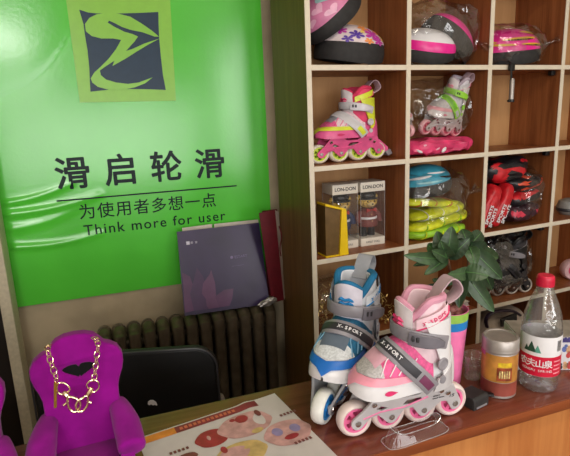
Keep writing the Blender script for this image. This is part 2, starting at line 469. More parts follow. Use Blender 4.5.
# ================================================================ printed matter on the radiator
def slab(name, corners, th, m, parent):
    P = [V3(p) for p in corners]; n = (P[1] - P[0]).cross(P[3] - P[0]).normalized()
    b = bmesh.new(); A = [b.verts.new(p) for p in P]; B = [b.verts.new(p + n * th) for p in P]
    b.faces.new(A); b.faces.new(B[::-1])
    for i in range(4): b.faces.new((A[i], A[(i + 1) % 4], B[(i + 1) % 4], B[i]))
    return obj(name, b, m, parent, world=True, smooth=False)
YT, YB = 1.735, 1.655
def MAGP(x, y):                      # a point on the leaning magazine, by its look
    s = (y - 227) / 82.0; return PY(x, y, YT + (YB - YT) * s)
t = thing('magazine', 'purple magazine with a pale leaf pattern leaning on top of the radiator', 'magazine', (.33, 1.66, .80))
TL, TR, BR, BL = MAGP(176.8, 231.8), MAGP(259, 222.6), MAGP(269.5, 303.5), MAGP(184.7, 316)
slab('cover', [TL, TR, BR, BL], .006, mat('purple_cover', (52, 38, 76), .35, var=.15, vscale=6), t)
nM = (TR - TL).cross(BL - TL).normalized(); 
if nM.y > 0: nM = -nM
def magpoly(name, pts, m, k):
    b = bmesh.new(); vs = [b.verts.new(MAGP(*p) + nM * (.0006 * k + .0004)) for p in pts]; b.faces.new(vs)
    return obj(name, b, m, t, world=True, smooth=False)
cm = crop(3.8, 140, 220)
M_leafs = [mat('mauve_leaf', (92, 52, 92), .3, var=.1, vscale=20), mat('mauve_leaf_dark', (74, 46, 86), .3, var=.1, vscale=20), mat('mauve_leaf_light', (102, 62, 100), .3, var=.1, vscale=20)]
for i, L in enumerate(([(168, 320), (165, 250), (160, 200), (190, 215), (205, 260), (205, 345), (172, 352)], [(205, 345), (190, 280), (205, 225), (215, 180), (240, 215), (262, 290), (262, 338)],
          [(262, 338), (232, 300), (240, 240), (265, 205), (270, 190), (285, 240), (290, 300), (300, 332)], [(300, 332), (285, 290), (320, 265), (355, 260), (350, 300), (340, 326)], [(230, 340), (210, 300), (222, 262), (250, 300), (255, 340)])):
    magpoly('leaf_print', [cm(p) for p in L], M_leafs[i % 3], 1 + .3 * i)
M_pale = mat('pale_print', (214, 208, 222), .4, var=0)
M_print2 = mat('grey_violet_print', (138, 124, 166), .4, var=0)
exm = (TR - TL).normalized(); eym = (TL - BL).normalized()
for px, sz, st, m in (((186, 245.0), .016, '■', M_pale), ((190.5, 244.4), .016, '≡', M_pale), ((195, 244), .016, '≡', M_pale), ((230, 259), .014, '● ESTART', M_print2), ((232, 267), .010, '— - —— -', M_print2)):
    text('lettering', st, sz, MAGP(*px) + nM * .0022, exm, eym, m, t)
M_dull = mat('dull_white_paper', (196, 186, 174), .6, var=.05)
t = thing('leaflet_stack', 'white folded papers tucked behind the purple magazine', 'papers', (.3, 1.74, .81))
slab('sheet', [PY(182, 228, 1.76), PY(212, 224, 1.76), PY(214, 300, 1.70), PY(190, 303, 1.70)], -.003, M_dull, t)
slab('sheet', [PY(214, 224, 1.763), PY(258, 219.5, 1.763), PY(262, 298, 1.71), PY(216, 300, 1.71)], -.003, M_dull, t)
# paper bag
t = thing('paper_bag', 'dark red and white paper bag between the magazine and the shelf', 'bag', (.52, 1.66, .80))
M_red = mat('dark_red_paper', (98, 18, 30), .45, var=.08)
slab('front_panel', [PY(259, 213, 1.665), PY(275, 210, 1.675), PY(284, 300, 1.67), PY(272, 303, 1.66)], .0015, M_red, t)
slab('side_panel', [PY(275, 210, 1.675), PY(278.5, 212, 1.70), PY(286, 296, 1.70), PY(284, 300, 1.67)], .0015, M_dull, t)
slab('back_panel', [PY(262, 211, 1.745), PY(277, 209, 1.745), PY(283, 292, 1.745), PY(268, 296, 1.745)], .0015, M_red, t)
b = bmesh.new(); tube(b, smooth_path([PY(279, 226, 1.672), PY(281.5, 236, 1.655), PY(280, 248, 1.66), PY(281, 256, 1.672)], 5), .0022, 6); obj('handle', b, M_red, t, world=True)
t = thing('foil_wrapper', 'crumpled silver foil wrapper at the bottom corner of the purple magazine', 'wrapper', PY(268, 302, 1.625))
b = bmesh.new(); bmesh.ops.create_icosphere(b, subdivisions=3, radius=1)
for v in b.verts: v.co = V3((v.co.x * .034, v.co.y * .009, v.co.z * .014)) * (1 + .35 * noise.noise(v.co * 3))
b.transform(Matrix.Rotation(-.25, 4, 'Y')); obj('foil', b, mat('silver_foil', (170, 165, 160), .35, .8, var=.1), t, smooth=False)

# ================================================================ black office chair
t = thing('office_chair', 'black office chair with a white sticker on its back behind the counter', 'chair', (-.025, 1.11, 0))
M_leather = mat('black_leather', (16, 15, 15), .55, var=.06, vscale=60, bump=.15, bscale=300)
P = rrect(.425, .46, .055, 7)
def chY(x): return 1.10 + .35 * (x + .03) ** 2
b = bmesh.new(); zc = .735
for s, y0 in ((1, 0), (-1, .035)):
    pass
A = [b.verts.new((-.025 + p[0], chY(p[0]) , zc + p[1] + .0)) for p in P]
B = [b.verts.new((-.025 + p[0], chY(p[0]) + .022, zc + p[1])) for p in P]
b.faces.new(A); b.faces.new(B[::-1])
for i in range(len(A)): b.faces.new((A[i], B[i], B[(i + 1) % len(A)], A[(i + 1) % len(A)]))
bk = obj('backrest', b, M_leather, t, world=True, bev=.008)
b = bmesh.new(); tube(b, [(-.025 + p[0] * .995, chY(p[0]) - .001, zc + p[1] * .995) for p in P], .0022, 6, closed=True); obj('piping', b, M_darkgrey, bk, world=True)
b = bmesh.new(); st = [PY(155 + dx, 398 + dy, 1.094) + V3((0, .0, 0)) for dx, dy in ((-4.6, 2.2), (-4.2, -.6), (-2, -2.3), (1, -2.6), (3.6, -1.2), (5, 1.4), (4.2, 2.4), (2.6, 1.6), (.8, 2.6), (-1, 1.8), (-3, 3))]
A = [b.verts.new(p) for p in st]; B = [b.verts.new(p + V3((0, -.001, 0))) for p in st]; b.faces.new(A); b.faces.new(B[::-1])
for i in range(len(A)): b.faces.new((A[i], A[i - 1], B[i - 1], B[i]))
obj('sticker', b, M_white, bk, world=True, smooth=False)
b = bmesh.new(); box(b, (-.025, 1.37, .46), (.46, .40, .08), bev=.02); obj('seat', b, M_leather, t, world=True)
b = bmesh.new(); box(b, (-.025, 1.156, .50), (.06, .012, .30)); box(b, (-.025, 1.25, .405), (.06, .20, .02)); obj('back_bracket', b, M_black, t, world=True)
b = bmesh.new(); tube(b, [(-.025, 1.37, .42), (-.025, 1.37, .08)], .025, 12); obj('column', b, M_chrome, t, world=True); t.rotation_euler.z = radians(-17)
for k in range(5):
    a = k * 2 * pi / 5 + .3; e = V3((-.025 + .24 * cos(a), 1.37 + .24 * sin(a), .06))
    b = bmesh.new(); tube(b, [(-.025, 1.37, .10), e], [.022, .013], 8); l = obj('leg', b, M_black, t, world=True)
    b = bmesh.new(); lathe(b, [(0, -.012), (.026, -.012), (.028, 0), (.026, .012), (0, .012)], 16, (e.x, e.y, .028), (cos(a + 1), sin(a + 1), 0)); obj('caster', b, M_black, l, world=True)
q = PY(219, 399, 1.6)
b = bmesh.new(); lathe(b, [(0, -.03), (.012, -.03), (.014, -.01), (.02, -.008), (.02, .012), (0, .015)], 16, q, (0, -1, 0))
obj('bleed_valve', b, mat('valve_metal', (190, 180, 165), .4, .5), bpy.data.objects['radiator'], world=True)

# ================================================================ counter
t = thing('counter', 'brown wooden reception counter with a narrow top in front', 'counter', (.2, .70, 0))
b = bmesh.new(); box(b, (.35, .7, CT - .010), (2.5, .236, .020), bev=.0015); top = obj('worktop', b, M_counter, t, world=True)
b = bmesh.new(); box(b, (.35, .5805, CT - .0095), (2.5, .004, .019), bev=.001); obj('edge_band', b, M_cband, top, world=True)
b = bmesh.new(); box(b, (.35, .600, (CT - .02) / 2), (2.46, .018, CT - .02)); obj('front_panel', b, M_cfront, t, world=True, smooth=False)
b = bmesh.new(); box(b, (.35, .800, (CT - .02) / 2 + .25), (2.46, .016, CT - .52)); obj('rear_panel', b, M_cband, t, world=True, smooth=False)
for x in (-.87, .35, 1.57):
    b = bmesh.new(); box(b, (x, .70, (CT - .02) / 2), (.018, .182, CT - .02)); obj('support', b, M_cband, t, world=True, smooth=False)

# leaflet on the counter
TRc = PZ(274.5, 393.8, CT); ang = radians(9.2); lx = V3((cos(ang), sin(ang), 0)); ly = V3((-sin(ang), cos(ang), 0))
LW, LH = .252, .215
t = thing('leaflet', 'white printed leaflet with an orange and red header lying on the counter', 'leaflet', TRc + V3((0, 0, .0004)), (0, 0, ang))
def lf(u, v, k=0):
    x = -LW + LW * u; y = -LH + LH * v; 
    h = .0006 + .0025 * math.exp(-((x + .06) / .012) ** 2) * v ** 2 + .004 * max(0, u - .93) * v
    return V3((x, y, h + k * .0003))
b = bmesh.new(); grid(b, lf, 50, 20); obj('sheet', b, M_whitep, t)
def lpatch(name, u0, u1, v0, v1, m, k=1, parent=t):
    b = bmesh.new(); grid(b, lambda u, v: lf(u0 + (u1 - u0) * u, v0 + (v1 - v0) * v, k), 24, 3); return obj(name, b, m, parent)
M_pmar = mat('maroon_print', (136, 44, 58), .45, var=.12, vscale=30); M_por = mat('orange_print', (226, 138, 60), .45, var=.08)
lpatch('header_print', .23, .83, .90, .985, M_pmar); lpatch('header_print', 0, .24, .90, .985, M_por, 1.2)
M_poro = mat('salmon_print', (206, 108, 84), .45, var=.05)
for i in range(13):
    u = .27 + i * .031; lpatch('header_lettering', u, u + .020, .925, .96, M_poro, 1.8)
def loval(name, u, v, ru, rv, m, k):
    b = bmesh.new(); n = 28
    ring = [b.verts.new(lf(u + ru * cos(2 * pi * i / n) * (1 + .04 * sin(5 * i)), v + rv * sin(2 * pi * i / n), k)) for i in range(n)]
    c = b.verts.new(lf(u, v, k))
    for i in range(n): b.faces.new((c, ring[i], ring[(i + 1) % n]))
    return obj(name, b, m, t, smooth=False)
M_ppink = mat('pink_print', (200, 152, 150), .5, var=.1, vscale=60); M_pred = mat('red_print', (160, 46, 58), .45, var=.1, vscale=70)
M_pyel = mat('yellow_print', (204, 172, 112), .5, var=.1, vscale=60); M_plil = mat('lilac_print', (148, 134, 176), .5, var=.1); M_pdk = mat('dark_print', (120, 60, 60), .5, var=.1)
loval('oval_print', .42, .70, .11, .105, M_pred, 2); loval('oval_print', .40, .71, .012, .03, M_ppink, 3)
loval('photo_print', .66, .72, .19, .15, M_ppink, 2.2); loval('photo_print', .86, .46, .16, .15, M_ppink, 2.6); loval('photo_print', .52, .42, .17, .13, M_pyel, 2)
loval('photo_print', .48, .44, .10, .08, M_ppink, 3)
for u, v, ru, rv, m in ((.66, .80, .045, .05, M_pred), (.60, .82, .02, .02, M_pred), (.78, .80, .02, .045, M_pdk), (.80, .50, .035, .05, M_plil), (.92, .48, .035, .05, M_plil), (.86, .40, .05, .03, M_pred), (.60, .46, .05, .02, M_pyel), (.52, .33, .06, .03, M_pred), (.22, .58, .07, .05, M_pdk), (.44, .52, .02, .04, M_pred), (.7, .6, .04, .03, M_pyel)):
    loval('photo_print', u, v, ru, rv, m, 4)
for u, v in ((.14, .67), (.90, .66), (.84, .30), (.12, .45)):
    for j in range(5): lpatch('small_lettering', u + j * .026, u + j * .026 + .016, v, v + .03, M_pdk, 4)

# ================================================================ purple velvet display chairs and the necklace
M_velvet = mat('magenta_velvet', (132, 8, 122), .85, var=.10, vscale=25, sheen=.12, spec=.1)
M_velvet2 = mat('magenta_velvet_arm', (136, 12, 128), .85, var=.12, vscale=25, sheen=.12, spec=.1)
def display_chair(loc, label, s=1.0, rz=0.0):
    t = thing('display_chair', label, 'display chair', loc, (0, 0, rz), s, group='purple display chairs on the counter')
    # local: x right, y away from the viewer, z up ; the back stands at y = 0.03
    half = [(0, .222), (.012, .221), (.022, .217), (.029, .209), (.034, .202), (.042, .199), (.050, .193), (.0545, .183), (.0545, .172), (.052, .160), (.047, .146), (.044, .132), (.0435, .115), (.045, .09), (.046, .005)]
    O = half + [(-x, z) for x, z in half[::-1][:-1]]
    H = []
    for k in range(26):
        a = 2 * pi * k / 26; hx = 16 * sin(a) ** 3; hz = 13 * cos(a) - 2.8 * cos(2 * a) - 1.0 * cos(3 * a) - .4 * cos(4 * a)
        H.append((.001 + hx * .00160, .170 + hz * .00128))
    b = flat2d([O, H], ext=.006, bevel=.0045)
    M = Matrix(((1, 0, 0, 0), (0, 0, -1, .035), (0, 1, 0, 0), (0, 0, 0, 1))); b.transform(M)
    for v in b.verts: v.co.y += (v.co.z - .05) * .12 - .25 * max(0, abs(v.co.x) - .02) ** 1.2
    bk = obj('backrest', b, M_velvet, t, angle=70)
    # dark panel added to stand for the dark seen through the opening
    pb = bmesh.new(); prism(pb, [(p[0] * 1.15, (p[1] - .170) * 1.15 + .170) for p in H], (0, .0216, 0), (1, 0, 0), (0, .12, 1), (0, .003, 0))
    obj('heart_dark', pb, mat('opening_dark', (9, 9, 9), .7, spec=.15), bk, smooth=False)
    sc = bmesh.new()
    tube(sc, [(-.020 + .041 * k / 60, .0245 + .12 * (.198 + .0030 * sin(k * 1.3) - .05) - .0006, .198 + .0030 * sin(k * 1.3)) for k in range(61)], .0007, 4)
    obj('embroidery', sc, mat('red_thread', (206, 30, 80), .6), bk)
    for sgn in (-1, 1):
        b = bmesh.new()
        # rolled arm: fat scroll running forward, flaring out, with an upright front
        path = smooth_path([(sgn * .044, .040, .098), (sgn * .048, .020, .094), (sgn * .052, -.005, .086), (sgn * .054, -.030, .077), (sgn * .0545, -.048, .071)], 5)
        tube(b, path, [.012 + .006 * min(1, i / 10) for i in range(len(path) - 2)] + [.0172, .012], 16)
        def side(u, v):
            y = .040 - .086 * u; z = (.100 - .022 * u) * (1 - v); x = .050 + .004 * u
            return V3((sgn * (x), y, z))
        prism(b, [(.040, 0), (-.046, 0), (-.046, .066), (-.02, .076), (.040, .090)], (sgn * .040, 0, 0), (0, 1, 0), (0, 0, 1), (sgn * .017, 0, 0))
        obj('arm', b, M_velvet2, t, angle=60)
    b = bmesh.new(); box(b, (0, -.004, .036), (.080, .080, .024), bev=.008); obj('seat', b, M_velvet, t)
    b = bmesh.new(); box(b, (0, -.006, .0165), (.082, .076, .020), bev=.004); obj('apron', b, M_velvet2, t)
    for sx in (-1, 1):
        for y in (-.036, .03):
            b = bmesh.new(); lathe(b, [(0, 0), (.006, 0), (.008, .008), (0, .008)], 12, (sx * .034, y, 0)); obj('foot', b, M_black, t)
    return t
dchair = display_chair((-.0755, .684, CT + .0012), 'purple velvet miniature armchair wearing a gold chain on the counter', (1.06, 1, .91), .05)
display_chair((-.2265, .645, CT + .0012), 'purple velvet miniature armchair cut off at the left photo edge', (1.06, 1, .91), .05)

t = thing('chain_necklace', 'gold chain necklace with two clasps hung over the purple miniature chair', 'necklace', PY(75, 370, .69))
def link(b, c, d, n, L=.0058, W=.0036, r=.00075):
    d = d.normalized(); n = (n - d * n.dot(d)).normalized(); P = []
    for k in range(14):
        a = 2 * pi * k / 14; P.append(c + d * (L * cos(a)) + n * (W * sin(a)))
    tube(b, P, r, 6, closed=True)
NY = .692
left = [PY(50, 345.5, .722), PY(47.5, 345.5, .712), PY(47.6, 350, .700), PY(50, 359, .696), PY(53.5, 370, .694), PY(57.2, 379.5, .693)]
right = [PY(93, 337.5, .722), PY(96.5, 339.5, .712), PY(98, 345, .700), PY(96.8, 356, .697), PY(95.5, 368, .695), PY(94.2, 378.5, .694)]
for path in (left, right):
    sp = smooth_path(path, 16); L = [0]
    for i in range(1, len(sp)): L.append(L[-1] + (sp[i] - sp[i - 1]).length)
    s = .004; k = 0
    while s < L[-1] - .001:
        i = next(j for j in range(1, len(L)) if L[j] >= s)
        d = sp[i] - sp[i - 1]; b = bmesh.new()
        n = V3((1, .35, 0)) if k % 2 == 0 else V3((.45, 1, .2))
        link(b, sp[i], d, n); obj('chain_link', b, M_gold, t, world=True)
        s += .0082; k += 1
def ring_at(name, pts, r, Y, parent=t):
    b = bmesh.new(); tube(b, smooth_path([PY(p[0], p[1], Y) for p in pts], 5, closed=True), r, 8, closed=True); return obj(name, b, M_gold, parent, world=True)
cn = crop(3.8, 0, 336)
ring_at('d_ring', [cn(p) for p in ((222, 180), (240, 178), (258, 188), (265, 205), (240, 222), (222, 215), (216, 198))], .0011, NY)
ring_at('d_ring', [cn(p) for p in ((340, 172), (358, 166), (374, 178), (374, 200), (352, 214), (333, 196), (330, 184))], .0011, NY)
for pts, piv, lev in (([(262, 232), (290, 238), (304, 255), (300, 278), (282, 288), (264, 276), (256, 252)], ((240, 212), (262, 236)), ((262, 246), (242, 264))),
                 ([(330, 228), (334, 256), (318, 282), (296, 286), (288, 268), (298, 246), (314, 236)], ((350, 196), (330, 232)), ((330, 246), (346, 254)))):
    c = ring_at('clasp', [cn(p) for p in pts], .0018, NY - .004)
    b = bmesh.new(); tube(b, smooth_path([PY(*cn(p), NY - .002) for p in piv], 4), [.0026, .0034, .0042, .004, .0028], 8); obj('swivel', b, M_gold, c, world=True)
    b = bmesh.new(); tube(b, [PY(*cn(p), NY - .004) for p in lev], [.0012, .0018], 6); obj('lever', b, M_gold, c, world=True)
p0, p1 = PY(55.4, 382, NY - .002), PY(55.4, 407.5, NY - .003)
b = bmesh.new(); d = (p1 - p0); exb, eyb = frame_of(d)
prism(b, [(-.0019, -.0012), (.0019, -.0012), (.0019, .0012), (-.0019, .0012)], p0, (1, 0, 0), (0, 1, 0), d); obj('bar_pendant', b, mat('yellow_gold', (206, 160, 74), .25, 1.0, var=0), t, world=True, smooth=False)
b = bmesh.new(); link(b, PY(56.2, 380, NY - .001), V3((.2, 0, 1)), V3((1, 0, 0)), .0028, .0022, .0006); obj('jump_ring', b, M_gold, t, world=True)

# ================================================================ inline skates
BX = [-.088, -.085, -.075, -.06, -.03, 0, .03, .055, .07, .08, .088, .092, .094]
BW = [.002, .014, .025, .031, .034, .036, .0385, .0385, .035, .029, .019, .010, .002]
TX = [-.088, -.06, -.03, 0, .02, .04, .06, .075, .085, .092, .094]
TZ = [.125, .150, .160, .157, .150, .137, .122, .110, .101, .092, .086]
def body(x, phi, off=0.0):
    hw = lerp_tab(BX, BW, x); zt = lerp_tab(TX, TZ, x); zb = .0735 + .006 * max(0, (x - .07) / .024) ** 2
    c, s = cos(phi), sin(phi)
    y = (hw + off) * math.copysign(abs(c) ** .75, c); z = zb + (zt - zb) * abs(s) ** .8 + off * abs(s)
    return V3((x + (off if x > .085 else 0), y, z))
def phi_at(x, z):
    zt = lerp_tab(TX, TZ, x); zb = .0735 + .006 * max(0, (x - .07) / .024) ** 2
    r = max(0, min(1, (z - zb) / (zt - zb))); return asin(r ** (1 / .8))
def xs_of(x0, x1, n):
    return [x0 + (x1 - x0) * (i / n) for i in range(n + 1)]
def bend_x(u):                        # denser at toe and heel
    return .094 - .182 * (0.5 - 0.5 * cos(pi * u))
def cuffp(z, a, off=0.0):
    k = (z - .10) / .10
    cx = -.0345 + .003 * k; rx = .0410 - .001 * k + off; ry = .0365 + .001 * k + off
    return V3((cx + rx * cos(a), ry * sin(a), z))
def solid(b, th):
    bmesh.ops.recalc_face_normals(b, faces=b.faces)
    bmesh.ops.solidify(b, geom=list(b.faces), thickness=th)

def make_skate(label, loc, rot, k, scale=1.0, text_side=True, group=None, brake=False):
    t = thing('inline_skate', label, 'inline skate', loc, rot, scale, group)
    # wheels
    R = .029; wx = [.0863, .0288, -.0288, -.0863]
    tire = [(.0205, -.0085), (.0235, -.0108), (.0262, -.0095), (.0284, -.0055), (.029, 0), (.0284, .0055), (.0262, .0095), (.0235, .0108), (.0205, .0085)]
    for x in wx:
        b = bmesh.new(); lathe(b, tire, 32, (0, 0, 0), (0, 1, 0), closed_prof=True)
        w = obj('wheel', b, k['tire'], t); w.location = (x, 0, R)
        b = bmesh.new()
        lathe(b, [(.0206, -.0088), (.0206, .0088), (.0165, .0088), (.0165, -.0088)], 32, (0, 0, 0), (0, 1, 0), closed_prof=True)
        lathe(b, [(.009, -.0095), (.009, .0095), (.004, .0095), (.004, -.0095)], 20, (0, 0, 0), (0, 1, 0), closed_prof=True)
        for q in range(6):
            a = q * pi / 3; ca, sa = cos(a), sin(a)
            prism(b, [(.008, -.0025), (.0172, -.0035), (.0172, .0035), (.008, .0025)], (0, -.0075, 0), (ca, 0, sa), (-sa, 0, ca), (0, .015, 0))
        obj('hub', b, k['hub'], w)
        b = bmesh.new()
        lathe(b, [(0, -.0195), (.0048, -.0192), (.0055, -.0178), (.0055, .0178), (.0048, .0192), (0, .0195)], 14, (0, 0, 0), (0, 1, 0)); obj('axle_bolt', b, M_chrome, w)
    # frame
    def lobe(x, z, r, a0, a1, n=6): return [(x + r * cos(radians(a0 + (a1 - a0) * i / n)), z + r * sin(radians(a0 + (a1 - a0) * i / n))) for i in range(n + 1)]
    P = [(-.072, .074), (-.080, .060), ] + lobe(-.0863, .029, .0105, 150, 300) + [(-.070, .038), (-.058, .040)] + lobe(-.0288, .029, .0105, 215, 325) + [(-.008, .040), (.008, .040)] + lobe(.0288, .029, .0105, 215, 325) + [(.052, .038), (.066, .035)] + lobe(.0863, .029, .0105, 240, 400) + [(.080, .052), (.072, .064), (.066, .074), (.030, .074), (.018, .066), (-.014, .066), (-.024, .074)]
    hole1 = [(.052, .058), (.060, .052), (.048, .046), (.036, .050)]
    hole2 = [(.006, .060), (.014, .050), (-.002, .048), (-.022, .052), (-.018, .060)]
    fr = None
    for s in (-1, 1):
        b = flat2d([P, hole1, hole2], ext=.0016, bevel=.0006)
        b.transform(Matrix(((1, 0, 0, 0), (0, 0, -1, s * .0150), (0, 1, 0, 0), (0, 0, 0, 1))))
        for v in b.verts: v.co.y += s * max(0, v.co.z - .034) * .36
        p = obj('frame', b, k['frame'], t, smooth=True, angle=30)
        if s == 1: fr = p
    b = bmesh.new(); tube(b, [(.078, .0180, .036), (.050, .0212, .045), (.010, .0214, .0452), (-.03, .0262, .058)], .0016, 6); obj('frame_stripe', b, k['stripe'], fr)
    for x, z in ((.064, .064), (-.052, .066), (-.066, .058)):
        b = bmesh.new(); lathe(b, [(0, 0), (.0048, 0), (.0042, .003), (.002, .0036), (0, .0034)], 14, (x, .0165 + (z - .034) * .36, z), (0, 1, -.34)); obj('frame_bolt', b, M_chrome, fr)
    if text_side:
        for sN, sz, x, z in (('15', .0105, -.070, .046), ('SPORT', .0042, -.040, .054), ('speed 64mm', .0042, -.040, .049)):
            text('lettering', sN, sz, (x, .0178 + (z - .034) * .36, z), (-1, 0, 0.0), (0, .36, 1), k['ink'], fr, world=False)
    b = bmesh.new(); box(b, (.048, 0, .0715), (.040, .030, .006), bev=.001); obj('sole_mount', b, k['frame'], t)
    b = bmesh.new(); box(b, (-.048, 0, .0715), (.046, .030, .006), bev=.001); obj('sole_mount', b, k['frame'], t)
    if brake:
        b = bmesh.new(); prism(b, [(-.080, .050), (-.094, .062), (-.122, .036), (-.124, .024), (-.112, .022)], (0, .010, 0), (1, 0, 0), (0, 0, 1), (0, -.020, 0)); bk = obj('brake_arm', b, k['frame'], t, bev=.001)
        b = bmesh.new(); prism(b, [(-.112, .022), (-.128, .030), (-.136, .014), (-.122, .008)], (0, .012, 0), (1, 0, 0), (0, 0, 1), (0, -.024, 0)); obj('brake_pad', b, M_grey, bk, bev=.001)
    # boot shell
    b = bmesh.new(); grid(b, lambda u, v: body(bend_x(u), pi * v), 40, 20)
    grid(b, lambda u, v: (lambda A, B: A + (B - A) * v)(body(bend_x(u), 0), body(bend_x(u), pi)), 40, 2)
    bmesh.ops.remove_doubles(b, verts=b.verts, dist=1e-5); obj('boot_shell', b, k['shell'], t, angle=50)
    def band(name, x0, x1, z0, z1, off, m, nx=30, nz=4, parent=t, sides=(0, 1), up=True):
        b = bmesh.new()
        for sd in sides:
            def f(u, v):
                x = x0 + (x1 - x0) * (1 - (1 - u) ** 2 if x0 > .088 else u); 
                za = z0(x) if callable(z0) else z0; zb_ = z1(x) if callable(z1) else z1
                p = phi_at(x, za) + (phi_at(x, zb_) - phi_at(x, za)) * v
                return body(x, p if sd == 0 else pi - p, off)
            grid(b, f, nx, nz)
        bmesh.ops.remove_doubles(b, verts=b.verts, dist=1e-5)
        return obj(name, b, m, parent)
    # fabric upper over the top
    b = bmesh.new()
    def fu(u, v):
        x = .062 - .096 * u; p0 = phi_at(x, .106 - .012 * u); return body(x, p0 + (pi - 2 * p0) * v, .0012)
    grid(b, fu, 24, 20); up = obj('upper', b, k['upper'], t)
    b = bmesh.new()
    def fv(u, v):
        x = .086 - .036 * u; p0 = phi_at(x, .1085); return body(x, p0 + (pi - 2 * p0) * v, .0018)
    grid(b, fv, 14, 16); obj('toe_mesh', b, k['vamp'], t)
    band('toe_stripe', .094, -.012, lambda x: .0965 - .004 * max(0, -x / .01), lambda x: .1075 - .002 * max(0, .03 - x) / .04, .0026, k['stripe2'])
    b = bmesh.new()
    grid(b, lambda u, v: body(.060 - .030 * u, 1.12 + (pi - 2.24) * v, .0026), 10, 10); obj('tongue_base', b, k['tongue'], t)
    for sd in (0, 1):
        for q in range(4):
            b = bmesh.new(); pts = []
            for i in range(9):
                f = i / 8; x = .056 - .014 * q - .020 * f; z = .110 + .028 * f * (1 - .1 * q); p = phi_at(x, min(z, lerp_tab(TX, TZ, x) - .006)); pts.append(body(x, p if sd == 0 else pi - p, .0022))
            tube(b, pts, .0011, 5); obj('upper_stripe', b, k['piping'], up)
        b = bmesh.new()
        def fl(u, v):
            x = .052 - .022 * u; w = .0042 * sin(pi * min(1, u * 1.4) if u < .71 else pi * .99 * (1 - (u - .71) / .29 * .5)) ; z = .0845 + (v - .5) * 2 * max(.0003, .0040 * sin(pi * u ** .7)); p = phi_at(x, z); return body(x, p if sd == 0 else pi - p, .0012)
        grid(b, fl, 12, 3); obj('toe_vent', b, k['accent'], t)
    # liner
    b = bmesh.new()
    def rim(a): return .213 + .004 * abs(sin(a)) - .042 * max(0, cos(a)) ** 1.6
    def fl2(u, v):
        a = 2 * pi * u; zr = rim(a)
        if v < .6: z = .118 + (zr - .118) * (v / .6); return cuffp(z, a, -.004 + .003 * sin(pi * v / .6))
        w = (v - .6) / .4
        if w < .5: q = w / .5 * pi; c = cuffp(zr, a, -.010); return c + (cuffp(zr, a, -.004) - c) * cos(q) + V3((0, 0, .005 * sin(q)))
        return cuffp(zr - (w - .5) * 2 * .055, a, -.0155 - .004 * (w - .5))
    grid(b, fl2, 40, 30, cu=True); ln = obj('liner', b, k['liner'], t)
    b = bmesh.new(); grid(b, lambda u, v: (lambda c: V3((-.03, 0, .168)) * (1 - v) + c * v)(cuffp(.168, 2 * pi * u, -.012)), 30, 3, cu=True); obj('insole', b, k['lining'], ln)
    b = bmesh.new()
    tube(b, [cuffp(rim(2 * pi * i / 40) + .0035, 2 * pi * i / 40, -.0075) for i in range(40)], .0062, 8, closed=True); obj('collar', b, k['collar'], ln)
    # tongue
    b = bmesh.new()
    def ft(u, v):
        a = radians(-40 + 80 * u); z = .135 + (.070 + .012 * sin(pi * u)) * v; p = cuffp(z, a, -.006 + .003 * sin(pi * u)); p.x += .001 * v * v; return p
    grid(b, ft, 14, 14); solid(b, .006); tg = obj('tongue', b, k['lining'], t)
    b = bmesh.new(); tube(b, [ft(i / 14, 1.0) for i in range(15)], .0048, 8); obj('tongue_trim', b, k['collar'], tg)
    b = bmesh.new()
    for z in (.176, .184, .192):
        tube(b, [ft(.20, (z - .135) / .09) + V3((.003, 0, 0)), ft(.36, (z + .004 - .135) / .09) + V3((.008, 0, 0)), ft(.5, (z - .135) / .09) + V3((.006, 0, 0)), ft(.64, (z + .004 - .135) / .09) + V3((.008, 0, 0)), ft(.8, (z - .135) / .09) + V3((.003, 0, 0))], .003, 6)
    obj('lace', b, k['accent'], tg)
    # side logo panels of the liner
    for s in (-1, 1):
        b = bmesh.new(); grid(b, lambda u, v: cuffp(.176 + .022 * u + .017 * v, s * radians(50 + 80 * u), .0026), 12, 3); pn = obj('logo_panel', b, k['panel'], ln)
        b = bmesh.new(); tube(b, [cuffp(.176 + .022 * i / 10 , s * radians(50 + 80 * i / 10), .0036) for i in range(11)] + [cuffp(.209, s * radians(130), .0036)], .0011, 6); obj('logo_line', b, k['accent'], ln)
        if s == 1 and text_side:
            aa = 64.0
            for ch, adv in zip('x-sport', (10, 7, 9, 10.5, 10.5, 8, 7)):
                A = radians(aa); u_ = (aa - 50) / 80; p = cuffp(.176 + .022 * u_ + .0045, A, .0040)
                e1 = (cuffp(.176 + .022 * (u_ + .05) + .0045, A + radians(4), .004) - p).normalized(); e2 = V3((0, 0, 1)) - e1 * e1.z
                text('lettering', ch, .0122, p, e1, e2, k['accent'], ln, world=False, off=.0001); aa += adv * .86
    # hard cuff
    b = bmesh.new()
    def fc(u, v):
        z = .088 + (.190 - .088) * v; a0 = radians(112 - 46 * v ** 1.3); a = a0 + (2 * pi - 2 * a0) * u; return cuffp(z, a, .0015)
    grid(b, fc, 30, 14); solid(b, -.003); cf = obj('cuff', b, k['cuff'], t)
    b = bmesh.new()
    def fh(u, v):
        z = .0745 + .052 * v * (.7 + .3 * cos(2 * pi * u) * -1); a0 = radians(84 + 10 * v); a = a0 + (2 * pi - 2 * a0) * u; return cuffp(max(z, .0745), a, .0035)
    grid(b, fh, 30, 6); solid(b, -.003); obj('heel_counter', b, k['frame'], t)
